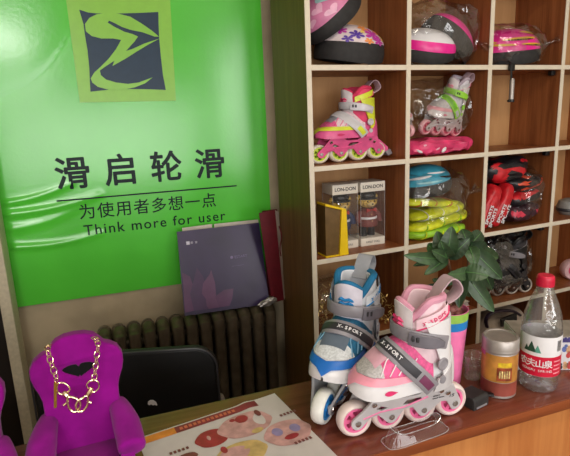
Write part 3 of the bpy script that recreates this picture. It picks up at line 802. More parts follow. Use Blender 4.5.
    for s in (-1, 1):
        c = cuffp(.118, s * radians(106), .003); nn = V3((-.25, s, 0)).normalized()
        b = bmesh.new(); lathe(b, [(.0105, 0), (.0105, .0025), (.0085, .0035), (.007, .0022), (0, .0022)], 24, c, nn); obj('pivot_cap', b, k['strap'], cf)
        c = cuffp(.092, s * radians(104), .005)
        b = bmesh.new(); lathe(b, [(.007, 0), (.006, .002), (0, .002)], 20, c, nn); obj('heel_vent', b, k['strap'], cf)
    # top buckle strap
    pts = []; nr = []
    for i in range(25):
        a = radians(-118 + 236 * i / 24); z = .170 - .018 * (abs(a) / radians(118)) ** 2; pts.append(cuffp(z, a, .0048 + .003 * cos(a))); nr.append(V3((cos(a), sin(a) * 1.4, 0)))
    b = bmesh.new(); ribbon(b, pts, nr, .021, .003); sp = obj('buckle_strap', b, k['strap'], t)
    pts = []; nr = []
    for i in range(9):
        a = radians(38 + 62 * i / 8); z = .1675 - .016 * (abs(a) / radians(118)) ** 2; pts.append(cuffp(z, a, .0088)); nr.append(V3((cos(a), sin(a) * 1.4, 0)))
    b = bmesh.new(); ribbon(b, pts, nr, [.021, .022, .022, .021, .021, .020, .018, .015, .009], .005); bl = obj('buckle', b, k['strap2'], sp)
    b = bmesh.new()
    for i in (1, 2): 
        q = pts[i] + nr[i].normalized() * .0055; box(b, (q.x, q.y, q.z + .002), (.004, .003, .008), bev=.0008)
    obj('buckle_catch', b, M_darkgrey, sp)
    # instep strap
    ctrl = [(-.028, .0395, .080), (-.012, .0420, .099), (.010, .037, .122), (.027, .021, .140), (.033, 0, .146), (.027, -.021, .140), (.010, -.037, .122), (-.012, -.0420, .099), (-.028, -.0395, .080)]
    pts = smooth_path(ctrl, 5); cen = V3((-.01, 0, .10))
    nr = [V3((.35, q.y * 22, .55 if abs(q.y) < .03 else .35)).normalized() for q in pts]
    b = bmesh.new(); ribbon(b, pts, nr, .026, .0035); ip = obj('instep_strap', b, k['strap'], t)
    mid = pts[7:len(pts) - 6]; b = bmesh.new(); ribbon(b, [q + n * .0035 for q, n in zip(mid, nr[7:len(pts) - 6])], nr[7:len(pts) - 6], .0135, .0012); lb = obj('label_patch', b, k['label'], ip)
    b = bmesh.new(); ribbon(b, [q + n * .0034 for q, n in zip(pts[1:7], nr[1:7])], nr[1:7], .0135, .0012); obj('strap_window', b, k['accent2'], ip)
    if text_side:
        mn = nr[7:len(pts) - 6]; q0 = len(mid) // 2
        for ci, ch in enumerate('X-SPORT'):
            fi = q0 - 1.0 - ci * 1.12; ia = max(0, min(len(mid) - 2, int(fi))); w_ = fi - ia
            p = mid[ia] * (1 - w_) + mid[ia + 1] * w_; n0 = (mn[ia] * (1 - w_) + mn[ia + 1] * w_).normalized()
            e1 = (mid[ia] - mid[ia + 1]).normalized(); n0 = (n0 - e1 * n0.dot(e1)).normalized(); e2 = n0.cross(e1).normalized()
            text('lettering', ch, .0085, p + n0 * .0062 - e2 * .0029 - e1 * .001, e1, e2, M_white, ip, world=False, off=.0002)
    # pull loop at the back
    pts = smooth_path([(-.046, 0, .208), (-.062, 0, .230), (-.076, 0, .243), (-.089, 0, .239), (-.097, 0, .223), (-.089, 0, .211), (-.073, 0, .203)], 5)
    nr = []
    for i in range(len(pts)):
        tt = (pts[min(i + 1, len(pts) - 1)] - pts[max(i - 1, 0)]).normalized(); nr.append(V3((0, 1, 0)).cross(tt) * -1)
    b = bmesh.new(); ribbon(b, pts, nr, .026, .0028); obj('pull_loop', b, k['loop'], t)
    return t

def M(n, c, r=.4, **q): return mat(n, c, r, **q)
PINK = dict(tire=M('pink_white_rubber', (232, 214, 208), .45), hub=M('pink_hub', (236, 110, 160)), frame=M_lgrey, stripe=M('pink_line', (238, 130, 172)), ink=M_black,
    shell=M_white, upper=M('pink_fabric', (232, 96, 150), .7, var=.1, vscale=150), vamp=M('grey_mesh_fabric', (196, 192, 192), .8, var=.12, vscale=300), stripe2=M('soft_pink', (244, 160, 180)),
    tongue=M('pale_pink_fabric', (232, 178, 196), .8), piping=M('white_piping', (240, 226, 232), .5), accent=M('magenta_print', (222, 52, 112)), accent2=M('plum_panel', (120, 60, 92)),
    liner=M('pink_white_fabric', (232, 204, 212), .8), lining=M('lining_white', (220, 210, 212), .9), collar=M('dusty_pink_fabric', (214, 150, 172), .8), panel=M('panel_pink', (240, 204, 214), .6),
    cuff=M_white, strap=M_grey, strap2=M('mid_grey_plastic', (112, 108, 116)), label=M('charcoal_label', (48, 46, 52), .5), loop=M('rose_grey_webbing', (188, 160, 168), .8))
BLUE = dict(PINK); BLUE.update(tire=M('white_rubber', (226, 226, 220), .45), hub=M('blue_hub', (48, 140, 214)), frame=M('silver_frame', (160, 160, 164), .35), stripe=M('blue_line', (50, 130, 200)), upper=M('teal_fabric', (36, 104, 140), .7, var=.12, vscale=150),
    vamp=M('pale_mesh_fabric', (208, 212, 214), .8, var=.1, vscale=300), stripe2=M('blue_band', (30, 110, 196)), tongue=M('slate_fabric', (92, 104, 118), .8), piping=M('pale_blue_piping', (120, 170, 200)), accent=M('bright_blue_print', (28, 128, 192)), accent2=M('blue_panel', (30, 96, 170)),
    liner=M('grey_white_fabric', (206, 208, 214), .8), lining=M('lining_pale', (216, 212, 224), .9), collar=M('teal_collar', (20, 104, 146), .8), panel=M('panel_white', (222, 226, 232), .6), cuff=M('pale_grey_cuff', (206, 204, 210)), loop=M('grey_webbing', (148, 150, 156), .8))
make_skate('pink and white inline skate standing on the counter', (.4055, .6310, CT), (0, 0, pi - radians(3.5)), PINK)
bang = radians(-90 - 48)
bc = PZ(322, 424.5, CT) + V3((sin(radians(48)), cos(radians(48)), 0)) * .0915 + V3((.008, .011, 0))
make_skate('blue and white inline skate behind the pink one', (bc.x, bc.y, CT), (radians(-3), 0, bang), BLUE, (1.1, 1.06, 1.0))

# clear blister stand in front of the pink skate
t = thing('plastic_tray', 'clear plastic blister tray beside the wheels of the pink skate', 'tray', (.407, .596, CT), (0, 0, radians(4)), (1.12, 1.1, 1.1))
def trayf(u, v):
    a = 2 * pi * u; c, s = cos(a), sin(a); e = .45
    w = (.052, .0165) if v < .15 else ((.050, .0150) if v < .3 else (.040, .0095))
    z = [.0005, .0012, .018, .019, .017][min(4, int(v * 4 + .01))] + (.004 * cos(2 * a) if v > .3 else 0)
    k = (1, 1, 1, .93, .8)[min(4, int(v * 4 + .01))]
    return V3((w[0] * k * math.copysign(abs(c) ** e, c), w[1] * k * math.copysign(abs(s) ** e, s), max(.0004, z)))
b = bmesh.new(); grid(b, trayf, 40, 4, cu=True); obj('tray_wall', b, M_clear, t, angle=30)
b = bmesh.new()
for v in (0, .5): tube(b, [trayf(i / 40, v) + V3((0, 0, .0006)) for i in range(40)], .0007, 5, closed=True)
obj('rim', b, film('clear_rim', gloss=.45, rough=.1, haze=.25, bump=.1), t)

# black card case
t = thing('key_case', 'flat black case lying between the pink skate and the tin', 'case', (.548, .640, CT), (0, 0, radians(12)))
b = bmesh.new(); prism(b, [(-.024, 0), (.024, 0), (.024, .006), (.012, .020), (-.02, .022), (-.024, .018)], (-.020, 0, 0), (0, 1, 0), (0, 0, 1), (.038, 0, 0)); obj('body', b, M_foam, t, bev=.0015)
b = bmesh.new(); box(b, (-.001, -.0245, .004), (.026, .0012, .003)); obj('seam', b, M_grey, t)
b = bmesh.new(); prism(b, [(.014, -.014), (.032, -.024), (.036, -.020), (.020, .016), (.014, .02)], (0, 0, .010), (1, 0, 0), (0, 1, 0), (0, 0, .004)); obj('flap', b, M_black, t, bev=.0008)

# ================================================================ tin, bottle, pot plant, box, glasses
M_tland = mat('gold_print', (196, 136, 62), .4, .12, var=.2, vscale=30)
t = thing('tea_tin', 'round tea tin with a silver lid and gold label on the counter', 'tin', (.616, .649, CT))
r = .0298
b = bmesh.new(); lathe(b, [(0, 0), (r - .002, 0), (r, .002), (r, .088), (r - .001, .09), (0, .09)], 48); tb = obj('can', b, M_tin, t)
b = bmesh.new(); lathe(b, [(r + .0004, .032), (r + .0004, .082)], 48); lw_ = obj('label_wrap', b, M_tland, tb)
b = bmesh.new(); lathe(b, [(r + .0003, .006), (r + .0003, .031)], 48); obj('red_band', b, mat('copper_red_print', (150, 74, 62), .4, .12, var=.15, vscale=20), tb)
b = bmesh.new(); lathe(b, [(r + .001, .090), (r + .001, .106), (r - .001, .109), (r - .004, .109), (r - .005, .1075), (0, .1075)], 48); lathe(b, [(r + .0006, .0845), (r + .0016, .0865), (r + .001, .09)], 48); obj('lid', b, M_tin, t)
def curved(name, rr, a0, a1, z0, z1, m, parent, n=14):
    b = bmesh.new(); grid(b, lambda u, v: V3((rr * cos(a0 + (a1 - a0) * u), rr * sin(a0 + (a1 - a0) * u), z0 + (z1 - z0) * v)), n, 2); return obj(name, b, m, parent)
fa = atan2(-.6525, -.6225)
curved('picture_print', r + .0009, fa - .1, fa + .75, .036, .060, mat('brown_print', (140, 62, 34), .4, var=.3, vscale=90), lw_)
curved('yellow_print', r + .0010, fa - .05, fa + .7, .062, .070, mat('bright_yellow_print', (238, 190, 40), .4, var=.2, vscale=90), lw_)
curved('pink_print', r + .0009, fa - 1.5, fa - .85, .077, .088, mat('mauve_print', (190, 90, 140), .4), lw_)
for i in range(5):
    curved('lettering', r + .0014, fa + .02 + i * .13, fa + .10 + i * .13, .041, .055, mat('cream_print', (226, 180, 120), .4, var=.4, vscale=160), lw_, 4)

bx, by = .695, .636
t = thing('water_bottle', 'clear plastic water bottle with a red cap and red label', 'bottle', (bx, by, CT))
PR = [(0, .004), (.018, .002), (.026, 0), (.0305, .003), (.0325, .010), (.0315, .016), (.033, .020), (.0315, .026), (.033, .030), (.033, .040), (.0325, .042), (.0325, .104), (.0335, .1095), (.0335, .114), (.033, .122), (.0305, .140), (.026, .156), (.020, .172), (.0145, .186), (.0125, .192), (.0125, .205)]
b = bmesh.new(); lathe(b, PR, 48); body_ = obj('bottle_body', b, film('clear_bottle_plastic', gloss=.42, rough=.06, haze=.07, bump=.3, bscale=50), t)
b = bmesh.new(); lathe(b, [(.0335, .034), (.0338, .036), (.0338, .107), (.0335, .1085)], 48); lab = obj('label_wrap', b, M_white, t)
b = bmesh.new(); lathe(b, [(.0341, .0345), (.0341, .072)], 48); obj('red_field', b, mat('label_red', (206, 22, 58), .35, var=.03), lab)
b = bmesh.new(); lathe(b, [(0, .2125), (.012, .2125), (.0140, .2105), (.0145, .208), (.0145, .1935), (.0135, .193)], 40)
for i in range(36):
    a = i * pi / 18; box(b, (.0145, 0, .2), (.0008, .0012, .011), Matrix.Rotation(a, 4, 'Z'))
obj('cap', b, mat('cap_red', (206, 26, 62), .35, var=.02), t)
b = bmesh.new(); lathe(b, [(.0135, .1905), (.016, .1905), (.016, .1925), (.0135, .1925)], 32, closed_prof=True); obj('neck_ring', b, M_clear, t)
ba = atan2(-by, -bx)
def curved_text(name, s, size, a, z, m, parent, rr=.0346, off=0.0):
    n = V3((cos(a), sin(a), 0)); e = V3((-sin(a), cos(a), 0)); text(name, s, size, V3((n.x * rr, n.y * rr, z)), e, (0, 0, 1), m, parent, 'CENTER', off, world=False)
for i, ch in enumerate('农夫山泉'): curved_text('lettering', ch, .0155, ba - .78 + i * .40, .0535, M_white, lab, off=.0002)
for i, ch in enumerate('NONGFU SPRING'): curved_text('lettering', ch, .0062, ba - .80 + i * .115, .0435, M_white, lab, .0344)
for j in range(4): curved('small_print', .0344, ba + .72, ba + 1.18, .040 + j * .0075, .0425 + j * .0075, mat('label_pale_red', (238, 150, 160), .4), lab, 5)
M_dgreen = mat('label_green', (24, 74, 58), .4)
for a0, s_, m in ((-.42, 1.0, M_dgreen), (-.12, .72, mat('label_teal', (90, 160, 140), .4)), (-.68, .6, M_dgreen)):
    b = bmesh.new()
    grid(b, lambda u, v: V3((.0342 * cos(ba + a0 + (u - .5) * .5 * s_ * (1 - v)), .0342 * sin(ba + a0 + (u - .5) * .5 * s_ * (1 - v)), (.079 + .020 * s_ * v))), 8, 4); obj('mountain_print', b, m, lab)
for j in range(7): curved('barcode_bar', .0342, ba + .88 + j * .045, ba + .90 + j * .045, .082, .102, M_darkgrey, lab, 2)

# plant in the striped pot
pc = V3((.556, .718, CT))
t = thing('potted_plant', 'green leafy plant in a tall pink pot striped green and blue', 'plant', pc)
def cone(z0, z1, m, name, cap=False, parent=None):
    rr = lambda z: .026 + .010 * z / .145
    b = bmesh.new(); pr = [(rr(z0), z0), (rr(z1), z1)]
    if name == 'pot': pr = [(0, 0)] + [(rr(0), 0), (rr(.145), .145), (rr(.145) - .002, .145), (rr(.12) - .002, .12), (0, .12)]
    lathe(b, pr if name == 'pot' else [(rr(z0) + .0004, z0), (rr(z1) + .0004, z1)], 40); return obj(name, b, m, parent)
pot = cone(0, .145, mat('pink_pot', (246, 126, 180), .4), 'pot', parent=t)
cone(.128, .1445, mat('green_stripe', (150, 196, 84), .4), 'green_stripe', parent=pot); cone(.112, .128, mat('blue_stripe', (38, 128, 200), .4), 'blue_stripe', parent=pot)
b = bmesh.new(); 
for i in range(14):
    a = i * 2.4; rr = .022 * sqrt(i / 14); ellipsoid(b, (rr * cos(a), rr * sin(a), .128 + .008 * (i % 3)), (.009, .009, .008), 10, 6)
obj('pebbles', b, mat('reddish_pebbles', (150, 92, 86), .6, var=.25, vscale=60), t)
NODES = {'A': PY(447, 258, .705), 'B': PY(464, 272, .700), 'C': PY(468, 246, .725)}
trunk0 = pc + V3((-.004, 0, .12))
M_trunk = mat('brown_bark', (122, 84, 60), .75, var=.15, vscale=60)
b = bmesh.new()
tube(b, smooth_path([trunk0, PY(455, 312, .712), PY(463, 292, .706), NODES['B']], 6), [.0085] * 7 + [.007] * 6 + [.0045] * 6, 10); obj('trunk', b, M_trunk, t, world=True)
b = bmesh.new(); tube(b, smooth_path([trunk0 + V3((-.006, .004, 0)), PY(449, 306, .722), PY(452, 282, .715), NODES['A']], 6), [.007] * 7 + [.005] * 6 + [.003] * 6, 8); obj('trunk', b, M_trunk, t, world=True)
b = bmesh.new(); tube(b, smooth_path([PY(463, 292, .706), PY(468, 270, .718), NODES['C']], 6), .0028, 7); obj('trunk', b, M_trunk, t, world=True)
LG = [mat('leaf_green', (54, 76, 48), .42, var=.15, vscale=50), mat('leaf_green_dark', (42, 62, 40), .42, var=.15, vscale=50), mat('leaf_green_mid', (62, 86, 54), .42, var=.15, vscale=50)]
def leaf(base, tip, w, k, droop=.012, tw=0.0):
    d = tip - base; L = d.length; view = (base - CAM).normalized(); s = d.cross(view).normalized()
    n = s.cross(d).normalized(); 
    if n.z < 0: n = -n
    s = (s * cos(tw) + n * sin(tw)).normalized(); n = s.cross(d.normalized()).normalized()
    if n.dot(view) > 0: n = -n
    b = bmesh.new()
    def f(u, v):
        x = (v - .5) * 2; prof = 1.22 * (sin(pi * u ** .85) ** .62) * (1 - .12 * u) if 0 < u < 1 else 0
        return base + d * u + s * x * w * prof + n * (droop * 4 * u * (1 - u) - .25 * w * x * x * prof * -1 - abs(x) * 0) + n * (.0008 * sin(u * 40) * abs(x))
    grid(b, f, 18, 6); solid(b, .0006)
    lf_ = obj('leaf', b, LG[k % 3], t, world=True)
    b = bmesh.new(); tube(b, [base + d * u + n * (droop * 4 * u * (1 - u) + .0006) for u in [i / 8 for i in range(9)]], [.0012 - .0001 * i for i in range(9)], 5); obj('leaf_vein', b, mat('vein_green', (84, 124, 70), .5), lf_, world=True)
LEAVES = [('A', 431, 250, .67, .010), ('C', 492, 290, .735, .013), ('B', 470, 297, .70, .011), ('A', 440, 240, .68, .012), ('C', 456, 238, .70, .012), ('A', 403, 255, .69, .0105), ('A', 424, 275, .68, .009), ('A', 413, 266, .73, .007), ('A', 437, 231, .72, .013), ('A', 452, 226, .70, .014), ('A', 470, 238, .68, .012), ('A', 428, 244, .75, .010),
          ('B', 494, 312, .665, .0125), ('B', 459, 308, .675, .0115), ('B', 489, 276, .67, .014), ('B', 442, 287, .68, .009), ('B', 478, 288, .73, .012), ('B', 447, 274, .66, .0105),
          ('C', 502, 279, .70, .015), ('C', 485, 250, .72, .016), ('C', 498, 258, .75, .013), ('C', 462, 229, .74, .013), ('C', 481, 232, .75, .012), ('C', 475, 268, .69, .012)]
for i, (nd, x, y, Y, w) in enumerate(LEAVES): leaf(NODES[nd], PY(x, y, Y), w, i, .010 if i % 2 else .006, .25 * sin(i * 2.1))
for i, (x0, y0, x, y, Y) in enumerate(((444, 284, 432, 279, .70), (442, 288, 424, 287, .71), (443, 290, 432, 294, .70))): leaf(PY(x0, y0, .71), PY(x, y, Y), .007, i, .003)

# cup of clear plastic between pot and tin
t = thing('plastic_cup', 'small clear plastic cup between the pink pot and the tin', 'cup', (.606, .704, CT))
b = bmesh.new(); lathe(b, [(0, .001), (.015, .001), (.0165, .004), (.019, .046), (.0198, .048), (.0192, .049), (.0182, .046), (.0155, .005), (0, .004)], 28); obj('cup_wall', b, film('clear_cup_plastic', gloss=.3, rough=.08, haze=.05, bump=.3), t)
b = bmesh.new(); lathe(b, [(.0185, .030), (.0205, .031), (.0205, .034), (.0188, .035)], 28); obj('cup_ring', b, M_clear, t)

# patterned box to the right
bxa = radians(-24)
t = thing('patterned_box', 'white box printed with small coloured figures and a purple rim behind the bottle', 'box', (.786, .700, CT), (0, 0, bxa))
b = bmesh.new(); box(b, (0, .0, .034), (.15, .080, .068), bev=.002); bb = obj('carton', b, mat('white_card', (214, 212, 216), .5, var=.03), t)
b = bmesh.new()
n = 44
for i in range(n):
    x = -.0730 + .146 * i / (n - 1)
    prism(b, [(-.0022, 0), (.0022, 0), (.0022, .008 + .002 * (i % 2)), (-.0022, .008 + .002 * (i % 2))], (x, -.0412, .0585), (1, 0, 0), (0, 0, 1), (0, .001, 0))
obj('purple_rim', b, mat('purple_rim_print', (72, 62, 130), .5, var=.2, vscale=90), bb, smooth=False)
b = bmesh.new(); box(b, (0, 0, .069), (.147, .077, .002)); obj('box_top', b, mat('grey_card', (150, 140, 130), .6, var=.1), bb)
rnd = random.Random(3); cols = [mat('figure_red', (190, 70, 70), .5), mat('figure_brown', (120, 90, 70), .5), mat('figure_blue', (90, 110, 170), .5), mat('figure_black', (50, 48, 52), .5), mat('figure_tan', (214, 170, 130), .5)]
for i in range(30):
    x = rnd.uniform(-.068, .068); z = rnd.uniform(.006, .048); b = bmesh.new(); s_ = rnd.uniform(.003, .0055)
    for dx, dz, rx in ((0, 0, s_), (rnd.uniform(-.003, .003), s_ * 1.5, s_ * .7)):
        pp = [(dx + rx * cos(2 * pi * q / 9), dz + rx * (1.3 if dz == 0 else 1) * sin(2 * pi * q / 9)) for q in range(9)]
        vs = [b.verts.new((x + p[0], -.0404, z + p[1])) for p in pp]; b.faces.new(vs)
    obj('figure_print', b, cols[i % 5], bb, smooth=False)


# ================================================================ things in the cubbyholes
def PV(x, y, v):                      # point on the plane v = const of the shelf
    d = ray(x, y); return CAM + d * ((1.40 + v) / d.dot(SN))
def pv_uz(x, y, v):
    p = PV(x, y, v); return p.dot(SD), p.z
FA, FB, FC_, FD, FE = [z + TH / 2 for z in (1.611, 1.307, 1.003, .703, .40)]

def crumple(b, amp, sc, seed):
    for v in b.verts:
        n = noise.noise_vector(v.co * sc + V3((seed, seed * 2.1, -seed))); v.co += n * amp
def bag(label, c, r, seed, m=None, rz=SA, amp=.014, tail=None, name='plastic_bag', cat='bag', floor=None, group=None, lim=None):
    t = thing(name, label, cat, c, (0, 0, rz), group=group)
    b = bmesh.new(); bmesh.ops.create_icosphere(b, subdivisions=4, radius=1)
    for v in b.verts:
        d = v.co.copy(); e = .72
        q = V3([math.copysign(abs(x) ** e, x) for x in d]); v.co = V3((q.x * r[0], q.y * r[1], q.z * r[2]))
    crumple(b, amp, 16, seed); crumple(b, amp * .75, 42, seed + 3); crumple(b, amp * .25, 95, seed + 5)
    for v in b.verts:
        if floor is not None: v.co.z = max(v.co.z, floor - c.z + .0006)
        if lim: v.co.x = max(-lim[0], min(lim[1], v.co.x)); v.co.y = max(-lim[2], min(lim[3], v.co.y))
    obj('film', b, m or M_film, t, smooth=False)
    if tail:
        b = bmesh.new(); n = 9; o = V3(tail[0]); d = V3(tail[1])
        def f(u, v):
            a = 2 * pi * u; w = .006 + .026 * v ** 1.3; s1, s2 = frame_of(d)
            k = 1 + .35 * sin(5 * a + seed) * v
            return o + d * v + s1 * cos(a) * w * k + s2 * sin(a) * w * .5 * k
        grid(b, f, 26, 6, cu=True); crumple(b, .004, 60, seed); obj('tied_end', b, m or M_film, t, angle=24)
    return t

def helmet(label, c, rot, shell, decals=None, rimh=.10, s=1.0, bike=None, group=None):
    t = thing('helmet', label, 'helmet', c, rot, s, group=group)
    A, B, H = .112, .088, .118
    def P(a, z, off=0.0):             # z from 0 (rim line) to 1 (crown)
        ca, sa = cos(a), sin(a); k = sqrt(max(0, 1 - max(0, z) ** 2.2))
        return V3(((A + off) * k * ca, (B + off) * k * sa, .045 + (H - .045 + off) * z))
    def edge(a): return -.10 + .22 * max(0, cos(a)) ** 2 * .5 + .10 * max(0, -cos(a))
    b = bmesh.new(); grid(b, lambda u, v: P(2 * pi * u, (lambda z0: z0 + (1 - z0) * v if v < 1 else 1)(rimh + .10 * cos(2 * pi * u))), 40, 16, cu=True)
    bmesh.ops.remove_doubles(b, verts=b.verts, dist=1e-5); sh = obj('shell', b, shell, t)
    b = bmesh.new()
    def fr(u, v):
        a = 2 * pi * u; z0 = rimh + .10 * cos(a) + .02; top = P(a, z0, -.001)
        lowz = .004 + .018 * max(0, cos(a)) ** 2; bot = V3(((A + .001) * cos(a) * .985, (B + .001) * sin(a) * .985, lowz))
        inn = V3((A * .80 * cos(a), B * .78 * sin(a), lowz + .002)); up = V3((A * .74 * cos(a), B * .72 * sin(a), .06))
        if v < .5: return top + (bot - top) * (v / .5) + V3((cos(a), sin(a), 0)) * .004 * sin(pi * v / .5)
        if v < .75: return bot + (inn - bot) * ((v - .5) / .25)
        return inn + (up - inn) * ((v - .75) / .25)
    grid(b, fr, 40, 16, cu=True); grid(b, lambda u, v: V3((A * .74 * v * cos(2 * pi * u), B * .72 * v * sin(2 * pi * u), .10 - .04 * v * v)), 30, 5, cu=True)
    bmesh.ops.remove_doubles(b, verts=b.verts, dist=1e-5); obj('padding', b, M_foam, t)
    for sy in (-1, 1):
        b = bmesh.new(); tube(b, smooth_path([(.03, sy * .066, .03), (.012, sy * .062, -.0 + .004), (-.03, sy * .068, .03)], 5), .003, 6, flat=.5); obj('strap', b, M_black, t)
    if decals:
        for nm, poly, a0, z0, m, sc, rot_ in decals:
            b = bmesh.new(); cz = b.verts.new(P(a0, z0, .0016)); ring = []
            for p in poly:
                x = p[0] * cos(rot_) - p[1] * sin(rot_); y = p[0] * sin(rot_) + p[1] * cos(rot_)
                ring.append(b.verts.new(P(a0 + x * sc / (B * max(.25, sqrt(max(.02, 1 - z0 ** 2.2)))), max(.05, min(.985, z0 + y * sc / H)), .0013)))
            for i in range(len(ring)): b.faces.new((cz, ring[i], ring[(i + 1) % len(ring)]))
            obj(nm, b, m, sh, smooth=False)
    if bike:
        for a0, a1, z0, z1, w, m in bike:
            b = bmesh.new()
            def f(u, v):
                a = a0 + (a1 - a0) * u; z = z0 + (z1 - z0) * u; ww = w * sin(pi * u) ** .5 if 0 < u < 1 else 0
                return P(a, max(.02, min(.99, z + (v - .5) * 2 * ww)), .0022)
            grid(b, f, 14, 4); obj('vent' if m is M_black else 'stripe', b, m, sh)
    return t
def flower(n, r=1.0, k=.5):
    return [((r if i % 2 == 0 else r * k) * cos(2 * pi * i / (2 * n)), (r if i % 2 == 0 else r * k) * sin(2 * pi * i / (2 * n))) for i in range(2 * n)]
def petals(n, r=1.0):
    return [(r * (.25 + .75 * abs(cos(n * t_ / 2)) ** .6) * cos(t_), r * (.25 + .75 * abs(cos(n * t_ / 2)) ** .6) * sin(t_)) for t_ in [2 * pi * i / (n * 8) for i in range(n * 8)]]
HEART = [(16 * sin(2 * pi * k / 24) ** 3 / 16, (13 * cos(2 * pi * k / 24) - 5 * cos(4 * pi * k / 24) - 2 * cos(6 * pi * k / 24) - cos(8 * pi * k / 24)) / 16) for k in range(24)]
M_hpink = mat('helmet_pink', (214, 128, 168), .35, var=.05); M_hcream = mat('helmet_cream', (222, 204, 206), .35, var=.06); M_hot = mat('hot_pink_shell', (240, 40, 150), .3, var=.04)
M_lpk = mat('light_pink_decal', (236, 178, 204), .4); M_mint = mat('mint_decal', (166, 206, 206), .4); M_vio = mat('violet_decal', (92, 60, 160), .4); M_mag = mat('magenta_decal', (190, 60, 160), .4); M_org = mat('orange_decal', (240, 150, 80), .4); M_yel = mat('yellow_decal', (240, 210, 110), .4)

# A1 : flowered helmet, and the heart one on top of it
u0 = .868
rnd = random.Random(5)
dec = []
for a0, z0, m, sc, pl in ((-1.15, .62, M_mag, .026, 6), (-.95, .40, M_mag, .020, 6), (-1.75, .52, M_vio, .020, 6), (-2.0, .30, M_vio, .016, 5), (-1.45, .82, M_org, .014, 5), (-1.35, .34, M_org, .014, 5), (-.55, .55, M_yel, .015, 5), (-.75, .75, M_org, .012, 5), (-.3, .35, M_mag, .018, 6), (-2.3, .6, M_mag, .018, 6), (.2, .6, M_vio, .018, 6), (.6, .5, M_org, .015, 5), (-2.7, .45, M_yel, .016, 5), (-1.55, .66, M_yel, .008, 5), (0.0, .3, M_org, .012, 5)):
    dec.append(('flower_print', petals(pl), a0, z0, m, sc, rnd.uniform(0, 1)))
helmet('black rimmed kids helmet with coloured flowers on the top shelf', SH(.872, .108, FA + .012), (radians(6), radians(8), SA - .1), M_hcream, dec, s=1.05, rimh=.24)
dec = [('heart_print', HEART, a, z, m, s_, r) for a, z, m, s_, r in ((-1.9, .30, M_lpk, .022, .3), (-1.3, .45, M_lpk, .028, -.2), (-2.3, .62, M_lpk, .020, .5), (-1.6, .75, M_mint, .024, .1), (-.8, .70, M_mint, .022, .4), (-.7, .30, M_lpk, .022, 0), (-2.7, .3, M_lpk, .02, 0), (-1.0, .18, M_mint, .016, .2), (-2.0, .85, M_mint, .018, .2))]
helmet('pink helmet printed with hearts tilted on the flowered helmet', SH(.832, .105, FA + .138), (radians(6), radians(-40), SA), M_hpink, dec, s=.98)

# A2 : two bagged helmets
helmet('white helmet with a pink lower half tilted in the bag on the top row', SH(1.152, .082, FA + .020), (radians(14), radians(10), SA - .5), M_white, None, s=.92,
       bike=[(-3.3, .6, .22, .22, .24, M_hot)], rimh=.05)
helmet('pink helmet with a wide black rim behind the white and pink one', SH(1.256, .116, FA + .060), (radians(10), radians(42), SA + .1), M_hot, None, s=.98, rimh=.36)
bag('clear plastic bag wrapped around two pink helmets on the top row', SH(1.222, .108, FA + .106), (.160, .105, .118), 1.3, M_film2, floor=FA, tail=((.13, -.07, -.02), (.035, -.02, -.03)), lim=(.162, .15, .104, .118))

# A3 : bike helmet in a bag
M_by = mat('bike_yellow', (226, 176, 50), .35, var=.05)
helmet('pink bike helmet with yellow vents in a bag on the top row', SH(1.565, .112, FA + .010), (radians(6), 0, SA - .25), M_hot, None, s=1.12, rimh=.01,
       bike=[(-2.2, -.9, .45, .55, .07, M_by), (-2.1, -1.05, .43, .50, .035, M_black), (-1.6, -.5, .28, .24, .06, M_by), (-1.5, -.6, .25, .22, .03, M_black), (-2.6, -1.7, .25, .25, .05, M_by), (-.8, -.2, .62, .30, .06, M_by), (-.75, -.35, .42, .24, .035, M_black), (-1.5, -.3, .80, .70, .05, M_by), (-2.9, -2.3, .4, .35, .05, M_by)])
bag('clear plastic bag around the pink bike helmet with yellow vents', SH(1.568, .112, FA + .075), (.148, .100, .082), 4.2, M_film2, floor=FA, tail=((.12, -.05, .0), (.060, -.03, .02)), lim=(.162, .152, .108, .114))

# strap and pump hanging under A3
t = thing('hand_pump', 'small black and silver tool hanging by a strap under the bike helmet shelf', 'tool', SH(1.474, -.010, 1.55))
b = bmesh.new(); x0 = SH(1.470, -.013, 1.612)
tube(b, [SH(1.470, .004, 1.632), SH(1.470, -.011, 1.624), SH(1.471, -.012, 1.59), SH(1.473, -.012, 1.565)], .0045, 8, flat=.6); obj('strap', b, M_black, t, world=True)
b = bmesh.new(); box(b, (0, 0, 0), (.022, .012, .026), Matrix.Translation(SH(1.470, -.013, 1.610)) @ Matrix.Rotation(SA, 4, 'Z'), bev=.003); obj('clip', b, M_black, t, world=True)
b = bmesh.new(); lathe(b, [(0, 0), (.0085, 0), (.0085, .068), (.006, .074), (0, .074)], 16, SH(1.477, -.012, 1.498)); obj('tube_body', b, M_tin, t, world=True)
b = bmesh.new(); lathe(b, [(0, 0), (.010, 0), (.011, .004), (.010, .010), (0, .010)], 16, SH(1.477, -.012, 1.489)); box(b, (0, 0, 0), (.024, .008, .007), Matrix.Translation(SH(1.472, -.013, 1.494)) @ Matrix.Rotation(SA, 4, 'Z'), bev=.002); obj('foot_cap', b, M_black, t, world=True)

